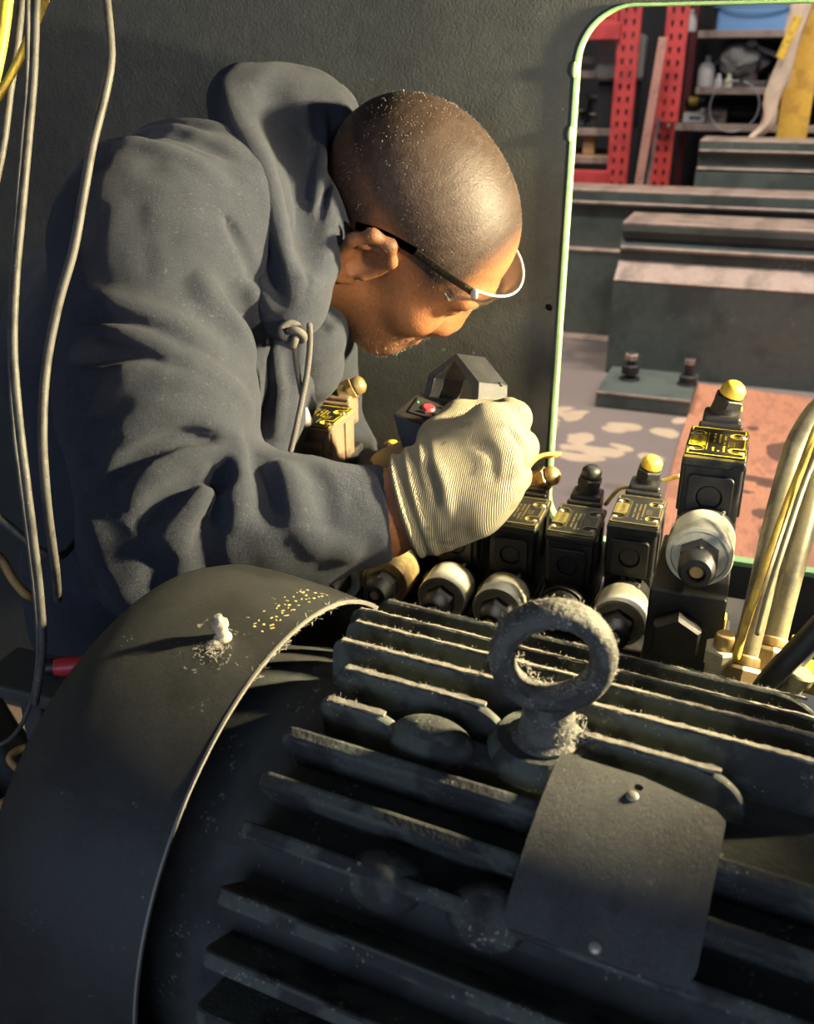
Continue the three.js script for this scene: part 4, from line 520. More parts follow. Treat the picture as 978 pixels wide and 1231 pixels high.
part('drawstring', boxUV(tube([[-0.341, 0.761, -0.703], [-0.345, 0.742, -0.71], [-0.348, 0.717, -0.708], [-0.35, 0.694, -0.699], [-0.351, 0.675, -0.689], [-0.354, 0.657, -0.683]], 0.0026, 60, 10)), M.cord, hoodie); part('drawstring', boxUV(tube([[-0.355, 0.751, -0.701], [-0.358, 0.737, -0.708], [-0.357, 0.72, -0.709], [-0.352, 0.7, -0.705]], 0.0025, 40, 10)), M.cord, hoodie);
{ const k = []; for (let i = 0; i < 20; i++) { const a = (i / 20) * 12.566; k.push([Math.cos(a) * (0.007 + 0.003 * Math.cos(a * 1.5)), Math.sin(a) * (0.006 + 0.003 * Math.cos(a * 1.5)), 0.0045 * Math.sin(a * 1.5)].map((v, j) => v + [-0.355, 0.753, -0.699][j])); } part('cord_knot', boxUV(tube(k, 0.0034, 120, 8, true)), M.cord, hoodie); }
// trousers and boots
M.denim = std({ map: grimy([0.022, 0.024, 0.034], [0.015, 0.016, 0.022], [0.06, 0.06, 0.06], { size: 0.2, s: 221 }), roughness: 0.95 });
const trF = blend([...chain([[hipR, 0.1], [kneeR, 0.078], [footR, 0.058]]), ...chain([[hipL, 0.1], [kneeL, 0.078], [footL, 0.058]]), ell([pelC[0], pelC[1] - 0.02, pelC[2]], [0.14, 0.12, 0.16])], 0.03);
part('trousers', boxUV(surfaceNet(front((x, y, z) => smax(trF(x, y, z), 0.002 - y, 0.004)), [-1.05, -0.03, -1.3], [-0.1, 0.5, -0.5], 0.009)), M.denim, man);
for (const f of [footR, footL]) { const bt = blend([capsule([f[0] + 0.02, 0.05, f[2]], [f[0] - 0.1, 0.055, f[2]], 0.05, 0.045), capsule([f[0] - 0.1, 0.055, f[2]], [f[0] - 0.13, 0.15, f[2]], 0.04, 0.032)], 0.03); part('boot', boxUV(surfaceNet((x, y, z) => smax(bt(x, y, z), 0.001 - y, 0.004), [f[0] - 0.2, -0.02, f[2] - 0.08], [f[0] + 0.1, 0.21, f[2] + 0.08], 0.006)), M.black, man); }

// knitted gloves: the right one closed round the lamp's side, seen from the back of the hand
M.knit = std({ map: tex(512, (u, v) => { const r = 0.5 + 0.5 * Math.sin(u * 64 * 6.283), q = 0.5 + 0.5 * Math.sin((v * 64 + (r > 0.5 ? 0.5 : 0)) * 6.283), n = fbm(u, v, 16, 4, 231), d = sstep(0.7, 0.8, fbm(u, v, 7, 5, 233)); let c = mix3([0.32, 0.285, 0.185], [0.23, 0.2, 0.125], 0.35 * (1 - r * q) + 0.65 * n); return mix3(c, [0.15, 0.125, 0.09], d * 0.75); }, 0.1), roughness: 0.95, bumpMap: tex(512, (u, v) => { const r = 0.5 + 0.5 * Math.sin(u * 64 * 6.283), q = 0.5 + 0.5 * Math.sin((v * 64 + (r > 0.5 ? 0.5 : 0)) * 6.283); return 0.6 * r + 0.4 * q; }, 0.1, false), bumpScale: 0.0016, vertexColors: true });
const W0 = [-0.238, 0.634, -0.669];
const K = [[-0.188, 0.691, -0.707], [-0.171, 0.676, -0.689], [-0.17, 0.654, -0.674], [-0.184, 0.633, -0.665]], wristK = [[-0.231, 0.654, -0.682], [-0.224, 0.642, -0.672], [-0.221, 0.63, -0.667], [-0.22, 0.617, -0.666]];
const palm = blend([0, 1, 2, 3].map((i) => capsule(wristK[i], K[i], 0.0215, [0.0185, 0.0195, 0.019, 0.0175][i])), 0.03);
const fingers = [chain([[K[0], 0.0165], [[-0.172, 0.693, -0.726], 0.0142], [[-0.183, 0.687, -0.754], 0.0125], [[-0.201, 0.681, -0.761], 0.011]]), chain([[K[1], 0.0175], [[-0.163, 0.673, -0.714], 0.0148], [[-0.174, 0.666, -0.744], 0.0128], [[-0.195, 0.659, -0.756], 0.0112]]), chain([[K[2], 0.017], [[-0.164, 0.653, -0.701], 0.014], [[-0.177, 0.645, -0.73], 0.0122], [[-0.198, 0.641, -0.742], 0.0108]]), chain([[K[3], 0.0155], [[-0.175, 0.631, -0.691], 0.0128], [[-0.187, 0.625, -0.715], 0.011], [[-0.204, 0.625, -0.725], 0.0098]])].map((c) => blend(c, 0.006));
const thumb = blend(chain([[[-0.225, 0.647, -0.689], 0.022], [[-0.23, 0.67, -0.716], 0.018], [[-0.222, 0.681, -0.742], 0.0145], [[-0.208, 0.683, -0.756], 0.012]]), 0.012);
const gloveAxis = V([-0.211, 0.645, -0.679]).sub(V([-0.255, 0.63, -0.663])).normalize(), cuffA = [-0.242, 0.631, -0.666], cuffB = [-0.22, 0.642, -0.677];
const cuffOuter = capsule(cuffA, cuffB, 0.0375, 0.036), cuffPlane = (x, y, z) => (x - cuffA[0] + 0.004) * gloveAxis.x + (y - cuffA[1]) * gloveAxis.y + (z - cuffA[2]) * gloveAxis.z, cuffInner = capsule([-0.267, 0.62, -0.655], [-0.233, 0.638, -0.671], 0.0335, 0.0325);
const ribbed = (x, y, z) => { const d = cuffOuter(x, y, z); if (Math.abs(d) > 0.02) return d; const t = cuffPlane(x, y, z); return d - 0.0022 * Math.sin(t * 520) * sstep(-0.002, 0.004, t) * sstep(0.05, 0.02, t) - 0.003 * sstep(0.008, 0, t); };
const gloveF0 = (x, y, z) => { let d = smin(palm(x, y, z), ribbed(x, y, z), 0.016); let e = fingers[0](x, y, z); for (let i = 1; i < 4; i++) e = smin(e, fingers[i](x, y, z), 0.003); d = smin(d, e, 0.007); d = smin(d, thumb(x, y, z), 0.012); return d; };
const gloveF = folds((x, y, z) => smax(smax(gloveF0(x, y, z), -cuffPlane(x, y, z), 0.004), -cuffInner(x, y, z), 0.003), [[[[-0.229, 0.68, -0.651], [-0.213, 0.661, -0.642], [-0.209, 0.632, -0.635]], 0.004, -0.0016], [[[-0.223, 0.686, -0.656], [-0.203, 0.665, -0.642], [-0.198, 0.633, -0.634]], 0.005, 0.0014], [[[-0.196, 0.697, -0.672], [-0.173, 0.686, -0.663], [-0.168, 0.66, -0.652]], 0.005, -0.0012], [[[-0.173, 0.693, -0.69], [-0.164, 0.678, -0.686], [-0.163, 0.661, -0.678]], 0.004, -0.003]]);
const gBox = [[-0.3, 0.56, -0.78], [-0.12, 0.76, -0.62]];
function soil(g, spots) { // grime rubbed into the knit: a grainy stain round each spot
  const p = g.attributes.position, C = new Float32Array(p.count * 3);
  for (let i = 0; i < p.count; i++) { const x = p.getX(i), y = p.getY(i), z = p.getZ(i); let k = 0; for (const [s, r, a] of spots) k = Math.max(k, a * sstep(r, r * 0.25, Math.hypot(x - s[0], y - s[1], z - s[2]) + r * 0.9 * (vn3(x * 160 + 90, y * 160 + 90, z * 160 + 90) - 0.45))); k *= 0.55 + 0.45 * vn3(x * 420 + 300, y * 420 + 300, z * 420 + 300); C.set(mix3([1, 1, 1], [0.2, 0.17, 0.15], k), 3 * i); }
  g.setAttribute('color', new THREE.BufferAttribute(C, 3)); return g;
}
part('knit_glove', boxUV(soil(surfaceNet(gloveF, ...gBox, 0.002), [[[-0.168, 0.667, -0.665], 0.017, 1], [[-0.172, 0.656, -0.658], 0.012, 0.7], [[-0.167, 0.681, -0.677], 0.009, 0.6], [[-0.188, 0.63, -0.651], 0.02, 0.75], [[-0.209, 0.621, -0.644], 0.014, 0.6], [[-0.198, 0.647, -0.656], 0.007, 0.7], [[-0.159, 0.647, -0.67], 0.018, 0.7]])), M.knit, man, 'cream knitted work glove with dark stains');
{ // left glove, mostly hidden, under the lamp body
  const L0 = J.wrL, a = [-0.28, 0.603, -0.824], list = [...chain([[L0, 0.036], [a, 0.03], [[-0.257, 0.653, -0.798], 0.026]]), ...[[525, 492], [536, 505], [540, 520], [536, 536]].flatMap(([x, y], i) => chain([[a, 0.018], [i === 0 ? [-0.259, 0.659, -0.808] : i === 1 ? [-0.25, 0.652, -0.803] : i === 2 ? [-0.247, 0.643, -0.797] : [-0.249, 0.633, -0.791], 0.013], [i === 0 ? [-0.244, 0.664, -0.796] : i === 1 ? [-0.237, 0.657, -0.792] : i === 2 ? [-0.235, 0.648, -0.786] : [-0.238, 0.638, -0.78], 0.0105]])), ...chain([[a, 0.018], [[-0.268, 0.642, -0.806], 0.013], [[-0.252, 0.657, -0.796], 0.011]])];
  part('knit_glove', boxUV(soil(surfaceNet(blend(list, 0.006), [-0.42, 0.56, -0.92], [-0.18, 0.76, -0.74], 0.003), [])), M.knit, man);
}
// safety glasses: two arms, a wrap-round clear lens, a rim
M.clear = new THREE.MeshPhysicalMaterial({ color: 0xe6e4de, transmission: 0.92, thickness: 0, roughness: 0.14, ior: 1.5 });
{
  const t = thing('safety_glasses', 'clear wrap-round safety glasses with dark tipped arms worn by the man', 'glasses', hp(0.09, 0.02, 0)); const o = t.position, S = (p) => { const q = hp(...p); return [q[0] - o.x, q[1] - o.y, q[2] - o.z]; };
  // lens: a curved band round the brow, thin but solid
  const n = 40, m = 14, pos = [], idx = [], lens = (a, v, r) => { const th = a * 1.18, z = (0.07 + r) * Math.sin(th), x = 0.03 + (0.08 + r) * Math.pow(Math.cos(th * 0.98), 0.8); const h = 0.026 * (1 - 0.55 * Math.pow(Math.abs(a), 3)); const drop = v < 0 ? -h * (1 - 0.42 * Math.exp(-Math.pow(a / 0.16, 2))) * -v : h * 0.62 * v; return S([x - 0.004 - 0.06 * z + 0.004 * v, 0.05 + drop - 0.002 * Math.abs(a), z]); };
  for (const r of [0, 0.0016]) for (let j = 0; j <= m; j++) for (let i = 0; i <= n; i++) pos.push(...lens((i / n) * 2 - 1, (j / m) * 2 - 1, r)); const q = (n + 1) * (m + 1);
  for (let j = 0; j < m; j++) for (let i = 0; i < n; i++) { const a = j * (n + 1) + i; idx.push(a, a + 1, a + n + 1, a + 1, a + n + 2, a + n + 1); const b = a + q; idx.push(b, b + n + 1, b + 1, b + 1, b + n + 1, b + n + 2); }
  const edge = []; for (let i = 0; i <= n; i++) edge.push(i); for (let j = 1; j <= m; j++) edge.push(j * (n + 1) + n); for (let i = n - 1; i >= 0; i--) edge.push(m * (n + 1) + i); for (let j = m - 1; j >= 1; j--) edge.push(j * (n + 1)); for (let i = 0; i < edge.length; i++) { const a = edge[i], b = edge[(i + 1) % edge.length]; idx.push(a, a + q, b, b, a + q, b + q); }
  const g = new THREE.BufferGeometry(); g.setAttribute('position', new THREE.Float32BufferAttribute(pos, 3)); g.setIndex(idx); part('lens', boxUV(facet(g, 0.9)), M.clear, t);
  const rimPts = (v) => { const p = []; for (let i = 0; i <= 16; i++) p.push(lens((i / 16) * 2 - 1, v, 0.0008)); return p; }; part('lens_rim', [boxUV(tube(rimPts(1), 0.0012, 60, 6)), boxUV(tube(rimPts(-1), 0.0008, 60, 6))], std({ color: [0.55, 0.54, 0.5], roughness: 0.15, clearcoat: 1 }), t);
  M.tip = std({ color: [0.02, 0.02, 0.022], roughness: 0.3 }); M.armClear = std({ color: [0.5, 0.48, 0.44], roughness: 0.2, transmission: 0.6, thickness: 0 });
  for (const s of [1, -1]) { const A = [-0.036, 0.02, 0.084 * s], Bp = [-0.018, 0.034, 0.0835 * s], C = [0.012, 0.047, 0.081 * s], Dd = [0.072 - 0.011 * (s - 1) * -1, 0.062, 0.0735 * s]; const strip = (pts, w) => { const c = new THREE.CatmullRomCurve3(pts.map((p) => V(S(p)))), gs = []; const k = 16; for (let i = 0; i < k; i++) { const a = c.getPoint(i / k), b = c.getPoint((i + 1) / k), d = b.clone().sub(a), u = V(S([0, 1, 0])).sub(V(S([0, 0, 0]))), sd = new THREE.Vector3().crossVectors(d, u).normalize(); u.crossVectors(sd, d).normalize(); const bx = new THREE.BoxGeometry(0.0022, w, d.length() * 1.15); bx.applyMatrix4(new THREE.Matrix4().makeBasis(sd, u, d.clone().normalize()).setPosition(a.add(b).multiplyScalar(0.5))); gs.push(bx); } return boxUV(mergeAll(gs)); };
    const arm = part('temple_arm', strip([C, [0.044, 0.055, 0.079 * s], Dd], 0.0062), M.armClear, t, 'clear plastic temple arm'); part('arm_tip', strip([A, Bp, C], 0.0068), M.tip, arm, 'dark rubber arm tip'); part('hinge', [rbox(0.006, 0.009, 0.006, 0.0015, S([0.073 - 0.011 * (s - 1) * -1, 0.062, 0.0735 * s])), cyl(0.0022, 0.0022, 0.009, S([0.073 - 0.011 * (s - 1) * -1, 0.062, 0.0745 * s]))], M.armClear, arm); }
}

{ // short pale and dark hairs along the jaw
  const hg = [], p = headGeo.attributes.position, n = headGeo.attributes.normal, v = new THREE.Vector3(), q = new THREE.Vector3();
  for (let i = 0, c = 0; i < p.count && c < 900; i++) { if (rnd() > 0.2) continue; v.fromBufferAttribute(p, i).applyMatrix4(HI); if (v.z < -0.02 || v.y > -0.045 - 0.25 * (0.06 - v.x) || v.x < 0.0 || v.x > 0.12) continue; q.fromBufferAttribute(n, i).normalize(); const o = new THREE.Vector3().fromBufferAttribute(p, i), e = o.clone().addScaledVector(q, rr(0.0014, 0.0032)).add(new THREE.Vector3(rr(-1, 1), rr(-1, 1), rr(-1, 1)).multiplyScalar(0.0012)); const g = new THREE.CylinderGeometry(0.00007, 0.0001, o.distanceTo(e), 3); g.applyQuaternion(new THREE.Quaternion().setFromUnitVectors(new THREE.Vector3(0, 1, 0), e.clone().sub(o).normalize())); g.translate(...o.add(e).multiplyScalar(0.5).toArray()); hg.push(g); c++; }
  const b = part('beard_stubble', hg, std({ color: [0.3, 0.26, 0.22], roughness: 0.6 }), man, 'short greying beard stubble'); b.userData.kind = 'stuff';
}
{ // shaved scalp: fine grey and dark hair stubble
  const hg = [], p = headGeo.attributes.position, n = headGeo.attributes.normal, v = new THREE.Vector3(), q = new THREE.Vector3(), up = new THREE.Vector3(0, 1, 0);
  for (let i = 0; i < p.count; i++) { v.fromBufferAttribute(p, i).applyMatrix4(HI); if (v.y < 0.02 || v.z < -0.05 || v.x > 0.066 + 0.2 * (v.y - 0.075) || (v.y < 0.05 && v.x > 0.05)) continue; if (rnd() > 0.2) continue; q.fromBufferAttribute(n, i).normalize(); const t = new THREE.Vector3(rr(-1, 1), rr(-1, 1), rr(-1, 1)).multiplyScalar(0.0016), o = new THREE.Vector3().fromBufferAttribute(p, i).add(t).addScaledVector(q, -q.dot(t) - 0.0002), e = o.clone().addScaledVector(q, rr(0.0005, 0.0011)).add(new THREE.Vector3(rr(-1, 1), rr(-1, 1), rr(-1, 1)).multiplyScalar(0.0007)); const g = new THREE.CylinderGeometry(0.00009, 0.00015, o.distanceTo(e), 3); g.applyQuaternion(new THREE.Quaternion().setFromUnitVectors(up, e.clone().sub(o).normalize())); g.translate(...o.add(e).multiplyScalar(0.5).toArray()); hg.push(g); }
  const b = part('hair', hg, std({ color: [0.3, 0.27, 0.24], roughness: 0.5 }), man, 'closely shaved greying hair'); b.userData.kind = 'stuff';
}
if (globalThis.DEBUGBOX) man.traverse((o) => { if (o.isMesh) { const b = new THREE.Box3().setFromObject(o); console.log(o.name, b.min.toArray().map((x) => x.toFixed(3)), b.max.toArray().map((x) => x.toFixed(3))); } });

// ---------- beyond the opening: machine beds, floor things, pallet rack ----------
M.bed = std({ map: grimy([0.085, 0.102, 0.085], [0.055, 0.064, 0.055], [0.2, 0.17, 0.13], { size: 0.9, s: 111, sp: 0.76, f: 6 }), roughness: 0.55, bumpMap: T.grit, bumpScale: 0.001 });
M.way = std({ map: grimy([0.34, 0.25, 0.2], [0.2, 0.15, 0.12], [0.5, 0.42, 0.35], { size: 0.4, s: 113, sp: 0.78 }), roughness: 0.45, metalness: 0.3 });  // paler brown tone for lips, ledges and edges
function bed(label, x0, x1, prof, strips) { // cross-section [z, y] swept along x
  const t = thing('machine_bed', label, 'machine bed', [(x0 + x1) / 2, 0, prof[0][0]]);
  const g = extrude(prof.map(([z, y]) => [-(z - prof[0][0]), y]), x1 - x0, 0.004); g.rotateY(Math.PI / 2); part('bed_casting', boxUV(g), M.bed, t);
  for (const [z, y, w, h] of strips) part('slide_way', rbox(x1 - x0 - 0.002, h, w, 0.004).translate(0.001, y, z - prof[0][0]), M.way, t, 'pale brown metal strip'); return t;
}
{
  const xl = -0.457, zf = -3.27, yl = 0.315, z2 = -3.36, yt = 0.486, yg = 0.437;
  bed('tall dark green machine bed nearest the opening with a sloping pale ledge', xl, 2.2, [[zf, 0.0], [zf, yl], [z2, yl + 0.05], [z2, yg - 0.02], [z2 - 0.03, yg], [z2 - 0.03, yt - 0.03], [z2, yt - 0.02], [z2, yt], [z2 - 0.3, yt], [z2 - 0.3, 0]], [[z2 - 0.13, yt + 0.003, 0.26, 0.014], [z2 + 0.004, yg - 0.025, 0.02, 0.012]]);
  const t = scene.children[scene.children.length - 1]; part('pale_ledge', box(2.2 - xl - 0.004, 0.006, 0.102).rotateX(Math.atan2(0.05, 0.09)).translate(0.0, yl + 0.027, -0.043), M.way, t, 'pale sloping ledge');
}
{
  const zf = -3.75, xl = -2.6, yt = 0.542, yl = 0.325, yb = -0.002;
  bed('long dark green machine bed behind the nearest one', xl, 2.4, [[zf, 0], [zf, yl], [-3.8, yl + 0.005], [-3.8, yt - 0.05], [-3.78, yt - 0.045], [-3.78, yt], [-4.02, yt], [-4.02, 0]], [[zf - 0.022, yl + 0.005, 0.05, 0.012], [-3.89, yt + 0.002, 0.22, 0.012], [-3.782, yt - 0.04, 0.016, 0.012], [zf + 0.03, yb, 0.07, 0.02]]);
}
{
  const xl = -0.308, yt = 0.693, yl = 0.578;
  bed('short stepped green machine bed under the yellow post', xl, 2.4, [[-4.3, 0], [-4.3, yl], [-4.36, yl + 0.02], [-4.36, yt - 0.05], [-4.33, yt - 0.04], [-4.33, yt], [-4.6, yt], [-4.6, 0]], [[-4.33, yl + 0.012, 0.06, 0.01], [-4.46, yt + 0.002, 0.26, 0.01], [-4.332, yt - 0.035, 0.012, 0.01]]);
}
{ // bolted foot plate
  const a = [-0.424, 0, -2.881], b = [-0.141, 0, -2.85], z1 = -3.27; const t = thing('foot_plate', 'thick steel foot plate with two large bolts in front of the nearest bed', 'foot plate', [(a[0] + b[0]) / 2, 0, a[2] - 0.15]);
  const W = b[0] - a[0]; part('plate', rbox(W, 0.05, 0.3, 0.004, [0, 0.025, 0]), M.bed, t); part('plate_edge', rbox(W + 0.002, 0.008, 0.006, 0.002, [0, 0.047, 0.149]), M.way, t, 'pale bright edge');
  for (const [px, f] of [[-0.5, 0], [0.5, 1]]) { const x = f ? -0.166 : -0.346, z = f ? 0.05 : 0; const lx = x - (a[0] + b[0]) / 2, lz = f ? -0.02 : -0.015; const bl = part('anchor_bolt', [cyl(0.014, 0.014, 0.09, [lx, 0.09, lz]), hex(0.03, 0.03, [lx, f ? 0.066 : 0.085, lz]), cyl(0.032, 0.032, 0.006, [lx, 0.053, lz])], M.blackSteel, t); part('bolt_top', hex(f ? 0.017 : 0.022, 0.018, [lx, 0.125, lz]), M.way, bl, 'bare bright bolt end'); }
}
M.board = std({ map: tex(1024, (u, v) => { let c = mix3([0.5, 0.215, 0.11], [0.4, 0.16, 0.085], fbm(u, v, 6, 5, 131)); c = mix3(c, [0.27, 0.11, 0.065], 0.55 * sstep(0.5, 0.62, fbm(u * 3, v, 30, 4, 133) * 0.6 + 0.4 * fbm(u, v, 8, 3, 135))); return c.map((q) => q * (0.9 + 0.2 * vn(u * 512, v * 64, 512, 6))); }, 1.2), roughness: 0.75 });
M.stain = std({ color: [0.13, 0.06, 0.04], roughness: 0.6 });
{
  const g = extrude([[-0.13, 1.0], [-0.145, 2.6], [-0.14, 3.21], [0.02, 3.2], [1.3, 3.02], [1.3, 1.0]], 0.008, 0.001); g.rotateX(-Math.PI / 2); g.translate(0, 0.006, 0);
  const t = thing('floor_board', 'large orange brown board lying on the floor beyond the opening, stained in places', 'board', [0, 0, 0]); part('board', boxUV(g), M.board, t);
  for (const [px, py, a, b, q] of [[1, 0, 0, 0, 0]]) { }
  const st = [[[0.136, 0.011, -2.64], 0.05, 0.075], [[0.059, 0.011, -2.412], 0.06, 0.02], [[0.105, 0.011, -2.383], 0.04, 0.018], [[0.09, 0.011, -2.198], 0.028, 0.03], [[0.104, 0.011, -2.094], 0.026, 0.035], [[0.046, 0.011, -2.807], 0.016, 0.02], [[0.033, 0.011, -2.318], 0.03, 0.01]];
  for (const [p, a, b] of st) { const s = new THREE.Shape(); for (let i = 0; i <= 26; i++) { const w = (i / 26) * 6.283, k = 0.8 + 0.4 * vn(i * 0.6, p[0] * 90, 4096, 7) * (i % 26 ? 1 : 1); s[i ? 'lineTo' : 'moveTo'](p[0] + a * k * Math.cos(w), -p[2] + b * k * Math.sin(w)); } const q = new THREE.ExtrudeGeometry(s, { depth: 0.0006, bevelEnabled: false }); q.rotateX(-Math.PI / 2); q.translate(0, 0.0101, 0); part('stain', boxUV(q), M.stain, t, 'dark oil stain'); }
}
// pallet rack
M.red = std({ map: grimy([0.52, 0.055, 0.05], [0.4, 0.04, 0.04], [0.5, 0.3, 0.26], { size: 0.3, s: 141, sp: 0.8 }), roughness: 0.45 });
M.dark = std({ color: [0.012, 0.012, 0.015], roughness: 0.8 });
const RZ = -5.3, postW = 0.105;
function upright(label, x, y0, y1, z = RZ) { // perforated front, two returns
  const t = thing('rack_upright', label, 'rack post', [x, 0, z], 0); const s = new THREE.Shape([[-postW / 2, y0], [postW / 2, y0], [postW / 2, y1], [-postW / 2, y1]].map((p) => new THREE.Vector2(...p)));
  for (let y = Math.max(y0 + 0.03, 0.3); y < Math.min(y1, 2.2) - 0.03; y += 0.058) for (const k of [-1, 1]) { const h = new THREE.Path(), cx = k * 0.021 + (k > 0 ? 0 : 0), w = 0.0085; h.moveTo(cx - w, y + 0.008); h.lineTo(cx - w * 0.5, y - 0.014); h.lineTo(cx + w * 0.5, y - 0.014); h.lineTo(cx + w, y + 0.008); h.absarc(cx, y + 0.008, w, 0, Math.PI); s.holes.push(h); }
  const g = new THREE.ExtrudeGeometry(s, { depth: 0.003, bevelEnabled: false, curveSegments: 4 }); part('post_face', boxUV(g), M.red, t); part('post_side', [box(0.003, y1 - y0, 0.03, [-postW / 2 + 0.0015, (y0 + y1) / 2, -0.015]), box(0.003, y1 - y0, 0.03, [postW / 2 - 0.0015, (y0 + y1) / 2, -0.015])], M.red, t); return t;
}
const xA = -0.771, xB = -0.546, xC = -0.554;
upright('red perforated rack post at the left, carrying the thick beam', xA, 0, 2.3); upright('red perforated rack post right of the leaning bars', xB, 0.725, 2.3); upright('lower red perforated post section under the right rack post', xC - 0.012, 0, 0.71 + 0.15, RZ - 0.09);
{
  const t = thing('rack_beam', 'thick red rack beam with a bolted end bracket', 'rack beam', [0, 0, RZ]); const y = 1.132, x0 = -2.6, x1 = xA - 0.04; part('beam', rbox(x1 - x0, 0.075, 0.06, 0.004, [(x0 + x1) / 2, y, 0.0]), M.red, t); part('bracket', [rbox(0.16, 0.075, 0.02, 0.003, [x1 - 0.1, y + 0.075, 0.0]), box(0.05, 0.035, 0.004, [x1 - 0.06, y + 0.078, 0.012]), box(0.05, 0.035, 0.004, [x1 - 0.14, y + 0.078, 0.012])], M.red, t);
  const t2 = thing('rack_beam', 'low red rack beam just above the machine bed', 'rack beam', [0, 0, RZ]); const y2 = 0.448; part('beam', rbox(x1 - x0, 0.07, 0.06, 0.004, [(x0 + x1) / 2, y2, 0]), M.red, t2);
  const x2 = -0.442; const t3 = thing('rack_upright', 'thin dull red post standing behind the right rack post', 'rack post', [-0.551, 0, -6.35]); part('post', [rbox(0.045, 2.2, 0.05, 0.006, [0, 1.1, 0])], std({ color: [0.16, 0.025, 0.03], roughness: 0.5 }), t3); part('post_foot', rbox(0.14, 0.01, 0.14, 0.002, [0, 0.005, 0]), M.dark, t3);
}
// shelves and what lies on them
M.wood = std({ map: tex(256, (u, v) => mix3([0.42, 0.24, 0.11], [0.26, 0.14, 0.065], fbm(u, v * 0.25, 24, 4, 151)), 0.3), roughness: 0.8 });
M.shelf = std({ map: grimy([0.11, 0.085, 0.075], [0.06, 0.05, 0.05], [0.3, 0.2, 0.14], { size: 0.5, s: 153 }), roughness: 0.6 });
M.wrap = new THREE.MeshPhysicalMaterial({ color: 0xffffff, transmission: 0.55, thickness: 0, roughness: 0.35, bumpMap: T.grit, bumpScale: 0.02 }); M.wrap.color.setRGB(0.62, 0.6, 0.58);
function shelf(label, px0, py0, px1, z, depth = 0.5) { }
{
  const Y = (px, py, z) => 0; // places below are given in metres
  const sh = (label, x0, x1, y, z, d = 0.5, mat = M.shelf) => { const t = thing('shelf', label, 'shelf', [(x0 + x1) / 2, y, z]); part('shelf_board', rbox(x1 - x0, 0.02, d, 0.003, [0, -0.01, -d / 2]), mat, t); part('shelf_lip', rbox(x1 - x0, 0.035, 0.012, 0.003, [0, -0.0175, 0.004]), M.way, t); };
  sh('brown edged shelf at the height of the wire hoop', -0.464, 2.2, 0.877, -5.8);
  sh('shelf carrying the blue bin', -0.485, 2.2, 1.147, -5.8);
  sh('upper shelf between the red posts and the yellow post', -0.485, 2.2, 1.396, -5.8);
  sh('low grey shelf behind the stepped bed', -0.611, 2.2, 0.694, -5.8);
  sh('wooden shelf board low in the left rack bay', -2.4, xA - 0.03, 0.547, -5.36, 0.6, M.wood);
  sh('shelf in the middle of the left rack bay', -2.4, xA - 0.03, 0.681, -5.42, 0.6);
  sh('striped steel shelf edge in the upper left rack bay', -2.4, -0.932, 0.956, -5.42, 0.5); sh('second striped steel shelf edge in the upper left rack bay', -2.4, -0.932, 1.025, -5.42, 0.5);
  solo('added_dark_backing', box(5.4, 2.4, 0.04, [-0.2, 1.2, -6.6]), M.dark, 'dark sheet added behind the rack and its shelves', 'backing_sheet');  // dark sheet added to close the view behind the shelves
}
{ // blue bin, white machine part, hoop, boxes
  const p = [-0.214, 1.18, -5.75]; const t = thing('storage_bin', 'flat blue plastic bin on the upper shelf', 'bin', [p[0], 1.147, -5.98]); const s = roundRect(-0.19, -0.12, 0.19, 0.12, 0.02); s.holes.push(roundRect(-0.183, -0.113, 0.183, 0.113, 0.016, THREE.Path)); const g = extrude(s, 0.11, 0.002); g.rotateX(-Math.PI / 2); g.translate(0, 0.056, 0); const bm = std({ color: [0.16, 0.32, 0.58], roughness: 0.5 }); part('bin_wall', boxUV(g), bm, t); part('bin_floor', box(0.37, 0.006, 0.23, [0, 0.006, 0]), bm, t); part('bin_rim', boxUV(tube([[-0.19, 0.11, -0.12], [0.19, 0.11, -0.12], [0.19, 0.11, 0.12], [-0.19, 0.11, 0.12]], 0.006, 60, 6, true)), bm, t);
}
const shelfY1 = 0.877, shelfY2 = 1.147, shelfY3 = 0.694;
